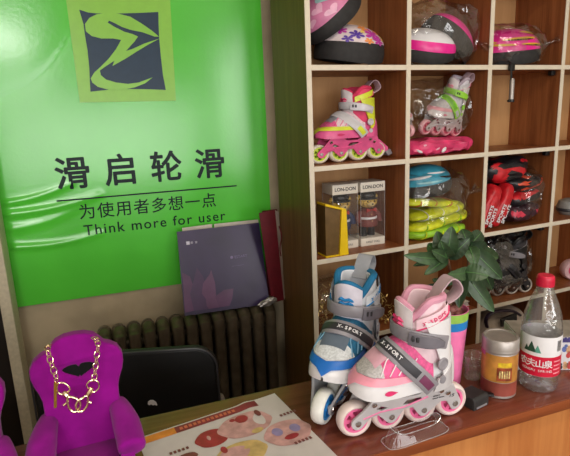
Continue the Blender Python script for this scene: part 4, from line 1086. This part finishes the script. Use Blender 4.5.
# B1 : pink and yellow skate
YELL = dict(PINK); M_ylw = M('lime_yellow_plastic', (218, 226, 60)); M_pk2 = M('candy_pink_plastic', (232, 96, 150))
YELL.update(tire=M('cream_rubber', (224, 214, 196), .45), hub=M('lime_hub', (196, 220, 70)), frame=M_pk2, stripe=M_pk2, shell=M_pk2, upper=M('white_pink_fabric', (226, 200, 206), .7, var=.1, vscale=120), vamp=M('pink_fabric', (232, 96, 150), .7), stripe2=M_ylw, tongue=M('grey_fabric', (150, 150, 160), .8), piping=M_pk2, accent=M('deep_pink', (206, 40, 100)), accent2=M_ylw,
    liner=M('rose_fabric', (222, 70, 110), .8), collar=M('red_pink_collar', (214, 50, 92), .8), panel=M_ylw, cuff=M_ylw, strap=M('silver_strap', (200, 196, 200), .35), strap2=M('silver_buckle', (206, 200, 206), .3), label=M_lgrey, loop=M('rose_grey_webbing', (188, 160, 168), .8))
make_skate('pink and yellow inline skate on the shelf below the flowered helmet', SH(.848, .075, FB), (0, 0, SA + pi + radians(4)), YELL, (1.32, 1.2, 1.08), False, brake=True)

# B2 : white skates in a bag on a pink package
WHT = dict(PINK); WHT.update(tire=M('pale_pink_rubber', (232, 176, 180), .5), hub=M('rose_hub', (214, 110, 126)), frame=M('warm_grey', (196, 188, 184), .4), stripe=M_lgrey, shell=M('pearl_plastic', (222, 214, 210), .35), upper=M('pearl_fabric', (212, 204, 202), .7, var=.1, vscale=120), vamp=M('pearl_fabric2', (200, 194, 192), .7, var=.1, vscale=120), stripe2=M('blush', (236, 168, 176)), tongue=M_lgrey, piping=M_lgrey, accent=M('blush2', (226, 130, 150)), accent2=M_lgrey,
    liner=M('greyish_white_fabric', (212, 206, 212), .8), collar=M('lilac_grey_collar', (176, 160, 172), .8), panel=M_lgrey, cuff=M('pearl_plastic', (222, 214, 210), .35), strap=M('lime_strap', (140, 206, 46), .4), strap2=M('lime_buckle', (150, 212, 56), .4), label=M('lime_label', (110, 176, 40), .4))
t = thing('pink_package', 'pink plastic package with white marks lying under the white skate', 'package', SH(1.2105, .105, FB + .036), (0, 0, SA))
b = bmesh.new(); bmesh.ops.create_icosphere(b, subdivisions=4, radius=1)
for v in b.verts: v.co = V3([math.copysign(abs(c) ** .55, c) for c in v.co]); v.co = V3((v.co.x * .150, v.co.y * .094, v.co.z * .027 - .006 + .0))
crumple(b, .014, 22, 2); crumple(b, .006, 50, 5)
for v in b.verts: v.co.z = max(-.0355, v.co.z)
pk = obj('wrapper', b, mat('pink_wrapper', (226, 66, 116), .25, var=.12, vscale=20, spec=.6), t, angle=24)
for i in range(5):
    b = bmesh.new(); ellipsoid(b, (-.11 + i * .026, -.088 + .002 * (i % 2), -.008 + .006 * ((i * 3) % 4 - 1.5)), (.013, .006, .005 + .002 * (i % 3)), 12, 6, M=Matrix.Rotation(.4 - .3 * i, 4, 'Y')); obj('white_mark', b, M('rose_white', (240, 170, 190), .4) if i % 2 else M_white, pk)
make_skate('white inline skate with a lime green strap leaning in its bag', SH(1.240, .090, FB + .066), (radians(-14), radians(-5), SA + pi + radians(10)), WHT, .95, False)
make_skate('second white inline skate standing behind the lime strapped one', SH(1.096, .140, FB + .068), (0, 0, SA + radians(-86)), dict(WHT, strap=M_grey, strap2=M_grey), .74, False)
bag('clear plastic bag around the white skates on the second row', SH(1.225, .112, FB + .160), (.148, .094, .105), 8.2, M_film, floor=FB + .066, lim=(.172, .150, .108, .112))

# C1 : doll boxes and the yellow framed box
M_card = mat('box_card_white', (226, 218, 204), .5, var=.02)
M_coat = mat('navy_coat', (52, 60, 92), .7); M_tan = mat('golden_fur', (196, 160, 80), .85, var=.3, vscale=200, bump=.6, bscale=500); M_mar = mat('maroon_coat', (120, 62, 56), .7)
M_boxwall = film('doll_box_window', gloss=.10, rough=.05, haze=.04, bump=.05, bscale=10)
def doll_box(label, u, v, coat, bow, w=.096, d=.082, h=.226):
    t = thing('doll_box', label, 'toy box', SH(u, v, FC_), (0, 0, SA - .04), group='doll boxes on the third row')
    b = bmesh.new(); box(b, (0, 0, h / 2 + .0005), (w, d, h)); obj('window_wall', b, M_boxwall, t, smooth=False)
    b = bmesh.new(); 
    for sx in (-1, 1):
        for sy in (-1, 1): tube(b, [(sx * w / 2, sy * d / 2, 0), (sx * w / 2, sy * d / 2, h)], .0009, 5)
    obj('corner_edge', b, film('clear_rim2', gloss=.35, rough=.1, haze=.35, bump=.1), t)
    b = bmesh.new(); box(b, (0, 0, h - .016), (w + .0016, d + .0016, .034), bev=.001); tp = obj('top_card', b, M_card, t)
    b = bmesh.new(); box(b, (0, 0, .014), (w + .0016, d + .0016, .028), bev=.001); bt = obj('base_card', b, M_card, t)
    text('lettering', 'LON-DON', .017, (0, -d / 2 - .0012, h - .021), (1, 0, 0), (0, 0, 1), M_darkgrey, tp, 'CENTER', world=False, off=.0004)
    text('lettering', 'SWEET DOLL', .0095, (0, -d / 2 - .0012, .010), (1, 0, 0), (0, 0, 1), M_darkgrey, bt, 'CENTER', world=False)
    q = thing('toy_doll', label.split(' in ')[0].replace('tall clear box', '') if False else ('teddy doll in a %s coat and black hat inside a clear box' % bow), 'doll', SH(u, v, FC_ + .0285), (0, 0, SA - .04), (1.22, 1.22, .98))
    def e(nm, c, r, m, n=20): 
        b = bmesh.new(); ellipsoid(b, c, r, n, 12); return obj(nm, b, m, q)
    for sx in (-1, 1):
        b = bmesh.new(); tube(b, [(sx * .013, 0, .0), (sx * .014, 0, .03), (sx * .013, 0, .045)], [.011, .011, .013], 12); obj('leg', b, M_black, q)
        b = bmesh.new(); tube(b, smooth_path([(sx * .024, 0, .092), (sx * .034, -.006, .075), (sx * .034, -.012, .052)], 4), .009, 10); obj('arm', b, coat, q)
        e('ear', (sx * .026, 0, .142), (.010, .006, .011), M_tan, 12)
    b = bmesh.new(); lathe(b, [(0, .038), (.030, .038), (.031, .050), (.026, .075), (.024, .095), (.014, .104), (0, .105)], 24); bd = obj('coat', b, coat, q)
    b = bmesh.new(); lathe(b, [(.0275, .064), (.0295, .066), (.0290, .072), (.0265, .073)], 24); obj('belt', b, M_white, bd)
    for sx in (-1, 1):
        b = bmesh.new(); prism(b, [(0, 0), (sx * .016, .008), (sx * .016, -.008)], (0, -.027, .099), (1, 0, 0), (0, 0, 1), (0, .005, 0)); obj('bow_tie', b, mat('bow_red', (170, 44, 40), .6), bd)
    for z in (.058, .082): e('button', (0, -.0285 + (.002 if z > .07 else 0), z), (.0025, .0015, .0025), M_gold, 8)
    hd = e('head', (0, 0, .126), (.031, .027, .024), M_tan)
    b = bmesh.new(); ellipsoid(b, (0, -.024, .120), (.011, .009, .009), 14, 8); obj('muzzle', b, mat('pale_fur', (220, 196, 140), .85), hd)
    for sx in (-1, 1):
        b = bmesh.new(); ellipsoid(b, (sx * .011, -.0245, .130), (.003, .002, .003), 8, 6); obj('eye', b, M_black, hd)
    b = bmesh.new(); ellipsoid(b, (0, -.033, .122), (.0035, .002, .0025), 8, 6); obj('nose', b, M_black, hd)
    b = bmesh.new(); ellipsoid(b, (0, 0, .150), (.027, .025, .022), 20, 10); lathe(b, [(.020, .138), (.030, .137), (.030, .141), (.020, .142)], 24, closed_prof=True); obj('hat', b, M_black, q)
doll_box('left clear toy box with white card ends on the third row', .838, .115, M_coat, 'navy')
doll_box('right clear toy box with white card ends on the third row', .945, .110, M_mar, 'maroon')
t = thing('card_holder', 'amber box with a bright yellow frame in front of the toy boxes', 'holder', SH(.762, .030, FC_), (0, 0, SA))
M_yf = mat('bright_yellow_plastic', (250, 210, 20), .35, var=.02)
M_amb = mat('amber_panel', (112, 86, 48), .3, var=.08)
b = bmesh.new(); prism(b, [(-.035, .004), (.016, .004), (.027, .150), (-.035, .172)], (0, -.016, 0), (1, 0, 0), (0, 0, 1), (0, .058, 0)); obj('body', b, M_amb, t, smooth=False, bev=.001)
b = bmesh.new(); prism(b, [(.012, 0), (.046, 0), (.040, .154), (.030, .158), (.0225, .158)], (0, -.024, 0), (1, 0, 0), (0, 0, 1), (0, .012, 0)); obj('end_frame', b, M_yf, t, bev=.001)
b = bmesh.new(); prism(b, [(-.036, .172), (.036, .150), (.036, .157), (-.036, .180)], (0, -.022, 0), (1, 0, 0), (0, 0, 1), (0, .064, 0)); obj('top_frame', b, M_yf, t, bev=.001)
b = bmesh.new(); box(b, (-.012, .010, .002), (.052, .064, .004)); obj('base_frame', b, M_yf, t)
b = bmesh.new(); bmesh.ops.create_icosphere(b, subdivisions=2, radius=.008); b.transform(Matrix.Translation((.018, -.008, .172))); obj('knob', b, M_chrome, t)

# C2 : teal helmet and yellow packs in bags
M_teal = mat('teal_shell', (70, 168, 196), .3, var=.06)
helmet('teal bike helmet on top of the yellow packs on the third row', SH(1.195, .110, FC_ + .158), (radians(4), radians(-4), SA - .2), M_teal, None, s=.92, bike=[(-2.6, -1.6, .40, .55, .06, M_white), (-2.2, -1.2, .22, .25, .05, mat('pale_teal', (150, 210, 214), .4)), (-1.3, -.4, .45, .25, .05, M_black), (-1.8, -.8, .68, .6, .04, M_white)])
M_py = mat('fluorescent_yellow', (216, 222, 40), .4, var=.12, vscale=40); M_pg = mat('fluorescent_green', (150, 200, 50), .4, var=.12, vscale=40)
def pad(label, u, v, z, L, W, H, rot, m, m2, seed, name='knee_pad', cat='pad', group=None):
    t = thing(name, label, cat, SH(u, v, z), rot, group=group)
    b = bmesh.new(); bmesh.ops.create_icosphere(b, subdivisions=4, radius=1)
    for q in b.verts: q.co = V3([math.copysign(abs(c) ** .65, c) for c in q.co]); q.co = V3((q.co.x * L, q.co.y * W, q.co.z * H))
    crumple(b, H * .35, 22, seed)
    for q in b.verts: q.co.z = max(q.co.z, FC_ + .003 - z)
    bd = obj('body', b, m, t, angle=30)
    for i in range(3):
        b = bmesh.new(); x = -L * .6 + i * L * .55
        ring = [(x + .10 * L * sin(a) , W * 1.04 * cos(a), H * 1.06 * sin(a)) for a in [2 * pi * k / 20 for k in range(20)]]
        tube(b, ring, H * .13, 6, closed=True); obj('strap', b, m2, bd)
    return t
PK = [(1.210, .085, .022, .135, .075, .020, -.03, M_pg, M_py), (1.216, .080, .058, .138, .070, .018, -.14, M_py, M_pg), (1.215, .090, .094, .125, .075, .017, -.12, M_py, M_white), (1.190, .095, .128, .125, .07, .015, .10, M_py, mat('pad_red', (214, 90, 60), .4))]
LBL = ['green fluorescent pad lowest of the pile on the third row', 'yellow fluorescent pad second from the bottom of the pile', 'yellow pad with white straps third from the bottom of the pile', 'yellow pad with red straps right under the teal helmet']
for i, (u, v, z, L, W, H, ry, m, m2) in enumerate(PK): pad(LBL[i], u, v, FC_ + z, L, W, H, (0, ry, SA), m, m2, 3 + i, group='fluorescent pads on the third row')
bag('clear plastic bag around the teal helmet and yellow pads', SH(1.220, .108, FC_ + .128), (.150, .106, .128), 12.4, M_film2, floor=FC_, tail=((.11, -.08, .02), (.03, -.02, .03)), lim=(.168, .148, .106, .116))

# C3 : black and red bundles
M_dk = mat('black_nylon', (30, 28, 32), .35, var=.15, vscale=40); M_redp = mat('red_nylon', (196, 30, 40), .4, var=.12, vscale=40)
def bundle(label, u, v, z, r, rot, m, seed, stripe=None, txt=None, m2=None):
    t = thing('bundle', label, 'bundle', SH(u, v, z), rot, group='black and red bundles on the third row')
    b = bmesh.new(); bmesh.ops.create_icosphere(b, subdivisions=4, radius=1)
    for q in b.verts: q.co = V3([math.copysign(abs(c) ** .6, c) for c in q.co]); q.co = V3((q.co.x * r[0], q.co.y * r[1], q.co.z * r[2]))
    crumple(b, min(r) * .30, 22, seed); crumple(b, min(r) * .10, 60, seed)
    if stripe: m2 = stripe[0][3]; stripe = None
    if m2:
        for f in b.faces:
            c = f.calc_center_median()
            if noise.noise(V3((c.x * 14 + c.z * 10 + seed * 3.3, c.y * 9, c.z * 34))) > .16: f.material_index = 1
    bd = obj('body', b, [m, m2] if m2 else m, t, angle=28)
    if stripe:
        for q in stripe:
            b = bmesh.new(); ellipsoid(b, q[0], q[1], 14, 8, M=Matrix.Rotation(q[2], 4, 'Y')); obj('patch', b, q[3], bd)
    if txt:
        for k_, (s_, sz, o_, e_) in enumerate(txt): text('lettering', s_, sz, o_, e_, V3((-e_[2], 0, e_[0])), M_white, bd, world=False, off=.0006)
    return t
bundle('crumpled black bundle with a red patch on top of the heap', 1.545, .105, FC_ + .222, (.120, .085, .042), (0, radians(-6), SA), M_dk, 1, [((.0, -.082, .010), (.032, .008, .018), .4, M_redp), ((-.09, -.078, -.015), (.025, .008, .014), -.3, M_redp)])
bundle('black bundle with an orange red end under the topmost one', 1.634, .100, FC_ + .165, (.090, .085, .030), (0, radians(-4), SA), M_dk, 5, [((.02, -.080, .014), (.05, .009, .010), -.1, mat('orange_red_nylon', (214, 76, 44), .4))])
bundle('black and red flat bundle in the middle of the heap', 1.632, .100, FC_ + .108, (.090, .085, .026), (0, radians(-8), SA), M_dk, 9, [((.0, -.082, .006), (.07, .009, .008), -.08, M_redp)])
bundle('dark bundle with a pinkish red blot at the bottom of the heap', 1.632, .100, FC_ + .050, (.086, .085, .036), (0, 0, SA), mat('dark_plum_nylon', (62, 36, 46), .35, var=.2, vscale=40), 11, [((-.05, -.078, -.004), (.022, .012, .016), .5, mat('pink_red', (214, 60, 84), .4)), ((.06, -.080, .006), (.014, .009, .016), 0, mat('pink_red', (214, 60, 84), .4))])
ee = V3((.42, 0, .91)).normalized()
bundle('long red package with white letters at the left of the heap', 1.444, .046, FC_ + .090, (.088, .034, .029), (0, radians(-68), SA), M_redp, 15, None, [('SPORTS', .022, (-.070, -.0365, .002), (1, 0, 0)), ('SPORTS', .022, (-.075, -.0365, -.020), (1, 0, 0))])
bundle('second long red package with white letters beside the first', 1.510, .046, FC_ + .090, (.088, .034, .027), (0, radians(-62), SA), M_redp, 18, None, [('SPORTS', .022, (-.074, -.0365, .002), (1, 0, 0)), ('SPORTS', .022, (-.068, -.0365, -.020), (1, 0, 0))])
bag('clear plastic bag over the black and red bundles', SH(1.650, .105, FC_ + .118), (.078, .100, .110), 21.0, M_film, floor=FC_, lim=(.07, .086, .104, .116))

# D1 : bag of pale golden things
M_glit = mat('golden_foil', (222, 190, 120), .3, .5, var=.2, vscale=60)
t = thing('foil_pouch', 'pouch of pale golden foil shreds behind the blue skate', 'pouch', SH(.835, .12, FD), (0, 0, SA))
b = bmesh.new(); rnd = random.Random(11)
for i in range(260):
    c = V3((rnd.uniform(-.14, .17), rnd.uniform(-.09, .07), .004)); c.z = .008 + rnd.random() * .17 * (1 - .55 * ((c.x + .0) / .17) ** 2)
    Mx = Matrix.Translation(c) @ Euler((rnd.uniform(0, 6), rnd.uniform(0, 6), rnd.uniform(0, 6))).to_matrix().to_4x4()
    w = rnd.uniform(.008, .018); pts = [Mx @ V3((w * (k / 4 - .5) * 2, 0, .006 * sin(k * 1.5))) for k in range(5)]
    pts = [V3((p.x, p.y, max(.002, p.z))) for p in pts]
    tube(b, pts, .0022, 4, flat=.5)
sh_ = obj('shreds', b, M_glit, t); sh_['kind'] = 'stuff'
b = bmesh.new(); bmesh.ops.create_icosphere(b, subdivisions=4, radius=1)
for v in b.verts: q = V3([math.copysign(abs(c) ** .7, c) for c in v.co]); v.co = V3((q.x * .155 + .002, q.y * .095, .095 + q.z * .098))
crumple(b, .012, 18, 31)
for v in b.verts: v.co = V3((max(-.145, min(.190, v.co.x)), max(-.115, min(.108, v.co.y)), max(.0006, v.co.z)))
obj('film', b, M_film2, t, angle=24)

# D2 : white books with a red one
t0 = [(1.215, .075, .0, .26, .15, .012, (190, 44, 52), 'thin red book under two white ones on the fourth row'), (1.220, .075, .0122, .25, .145, .018, (226, 220, 206), 'white book on the red one behind the plant'), (1.225, .08, .0304, .22, .13, .014, (216, 212, 196), 'topmost white book of the small pile behind the plant')]
for i, (u, v, z, w, d, h, c, lb) in enumerate(t0):
    t = thing('book', lb, 'book', SH(u, v + .008, FD + z + .0003), (0, 0, SA + .02 * i), group='books behind the plant')
    mc = mat('book_cover_%d' % (i + 1), c, .45, var=.03)
    b = bmesh.new(); box(b, (0, 0, .001), (w, d, .002)); box(b, (0, 0, h - .001), (w, d, .002)); box(b, (-w / 2 + .001, 0, h / 2), (.002, d, h)); obj('cover', b, mc, t, smooth=False)
    b = bmesh.new(); box(b, (0.0, 0, h / 2), (w - .006, d - .006, h - .004)); obj('pages', b, M_whitep, t, smooth=False)

# D3 : black skates in a bag
BLK = {k_: M_black for k_ in PINK}; BLK.update(tire=M('worn_white_rubber', (196, 188, 178), .5, var=.1), hub=M_black, frame=M_darkgrey, ink=M_black, shell=M_dk, upper=M_dk, liner=M_dk, cuff=M_black, strap=M_darkgrey, strap2=M_grey, lining=M_dk, panel=M_darkgrey, accent=M_grey)
make_skate('black inline skate with white wheels in a bag on the fourth row', SH(1.575, .062, FD), (0, 0, SA + pi - radians(10)), BLK, 1.12, False)
make_skate('second black inline skate behind the first one in the bag', SH(1.585, .168, FD), (0, 0, SA + pi - radians(4)), BLK, 1.0, False)
bag('clear plastic bag around the black skates', SH(1.580, .115, FD + .135), (.150, .098, .138), 27.0, M_film2, floor=FD, lim=(.17, .148, .108, .112))

# fourth column: bits at the right edge of the picture
t = thing('grey_knob', 'rounded grey object on the shelf at the right photo edge', 'ball', SH(1.935, .075, FC_), (0, 0, SA))
b = bmesh.new(); lathe(b, [(0, 0), (.03, 0), (.044, .012), (.048, .035), (.04, .058), (.02, .068), (0, .07)], 28); obj('body', b, mat('grey_shell', (140, 138, 134), .4, var=.1), t)
b = bmesh.new(); lathe(b, [(.046, .016), (.0495, .02), (.0495, .026), (.047, .03)], 28); obj('band', b, M_darkgrey, t)
t = thing('wheel_roll', 'round pink and white wheel standing at the right photo edge', 'wheel', SH(1.975, .07, FD), (0, 0, SA - .3))
b = bmesh.new(); lathe(b, [(.022, -.018), (.040, -.020), (.045, -.012), (.045, .012), (.040, .020), (.022, .018)], 36, (0, 0, .0455), (0, 1, 0), closed_prof=True); obj('tire', b, mat('pale_pink_tire', (224, 184, 190), .5), t)
b = bmesh.new(); lathe(b, [(0, -.015), (.009, -.016), (.010, -.012), (.0225, -.013), (.0225, .013), (0, .013)], 30, (0, 0, .0455), (0, 1, 0)); obj('hub', b, mat('rose_disc', (206, 70, 110), .45), t)

# E3 : taupe handbag with a riveted dark handle
t = thing('handbag', 'taupe handbag with a dark handle in the cubbyhole behind the tin', 'handbag', SH(1.565, .10, FE), (0, 0, SA))
b = bmesh.new(); bmesh.ops.create_icosphere(b, subdivisions=4, radius=1)
for v in b.verts:
    q = V3([math.copysign(abs(c) ** .5, c) for c in v.co]); v.co = V3((q.x * (.150 - .015 * q.z), q.y * (.085 - .02 * q.z), .118 + q.z * .116))
crumple(b, .007, 14, 41)
for v in b.verts: v.co.z = max(.0008, v.co.z)
hb = obj('body', b, mat('taupe_cloth', (176, 160, 144), .7, var=.08, bump=.2), t)
uz = [pv_uz(x, y, .015) for x, y in ((487, 327), (486, 320), (490, 314), (500, 311), (512, 311), (520, 315))]
b = bmesh.new(); tube(b, smooth_path([SH(u, .015, z) for u, z in uz], 5), .009, 8, flat=.7); obj('handle', b, mat('aubergine_leather', (44, 32, 48), .35, var=.1), t, world=True)
u1, z1 = pv_uz(509, 320, .012)
b = bmesh.new(); box(b, (0, 0, 0), (.085, .010, .036), Matrix.Translation(SH(u1, .014, z1)) @ Matrix.Rotation(SA, 4, 'Z') @ Matrix.Rotation(-.12, 4, 'Y'), bev=.004); tb_ = obj('handle_tab', b, M_black, t, world=True)
for x in (505.5, 513):
    p = PV(x, 321, .008); b = bmesh.new(); ellipsoid(b, p, (.0055, .004, .0055), 10, 8); obj('rivet', b, M_chrome, tb_, world=True)

# ================================================================ light, world, camera
def area(name, loc, size, power, rot, col):
    L = bpy.data.lights.new(name, 'AREA'); L.shape = 'RECTANGLE'; L.size, L.size_y = size; L.energy = power; L.color = col
    o = bpy.data.objects.new(name, L); C.objects.link(o); o.location = loc; o.rotation_euler = rot
    return o
DAY = (1.0, .98, .95)
for k, (x0, x1, z0, z1) in enumerate(WIN):
    area('daylight_window_%d' % (k + 1), ((x0 + x1) / 2, FY + .03, (z0 + z1) / 2), (x1 - x0, z1 - z0), (34, 22, 30)[k], (radians(90), 0, 0), DAY)
# unseen tube lamp, added on the ceiling for downward light
t = thing('added_ceiling_lamp', 'unseen white ceiling lamp with a long diffuser, added for downward light', 'lamp', (.7, -.1, 2.8))
b = bmesh.new(); box(b, (0, 0, -.02), (1.22, .16, .036), bev=.006); obj('housing', b, M_white, t)
b = bmesh.new(); tube(b, [(-.58, .04, -.055), (.58, .04, -.055)], .014, 12); tube(b, [(-.58, -.04, -.055), (.58, -.04, -.055)], .014, 12); obj('lamp_tube', b, mat('tube_glow', (255, 238, 214), .5, emit=2.0, var=0), t)
area('added_ceiling_light', (.7, -.1, 2.71), (1.16, .14), 9, (0, 0, 0), (1.0, .88, .72))

w = bpy.data.worlds.new('world'); SC.world = w; w.use_nodes = True
w.node_tree.nodes['Background'].inputs['Color'].default_value = (.75, .85, 1, 1); w.node_tree.nodes['Background'].inputs['Strength'].default_value = .6

cam = bpy.data.cameras.new('camera'); cam.sensor_width = 36; cam.sensor_fit = 'HORIZONTAL'; cam.lens = FPX / 570 * 36; cam.clip_start = .02
co = bpy.data.objects.new('camera', cam); C.objects.link(co)
Mx = Matrix((RT, UP, -FW)).transposed().to_4x4(); Mx.translation = CAM; co.matrix_world = Mx
SC.camera = co
SC.view_settings.view_transform = 'Standard'; SC.view_settings.look = 'None'; SC.view_settings.gamma = 1.0; SC.view_settings.use_curve_mapping = False
SC.view_settings.exposure = 0.3
SC.cycles.use_denoising = True
SC.cycles.transparent_max_bounces = 24; SC.cycles.max_bounces = 8
SC.cycles.sample_clamp_indirect = 4.0; SC.cycles.caustics_reflective = False; SC.cycles.caustics_refractive = False
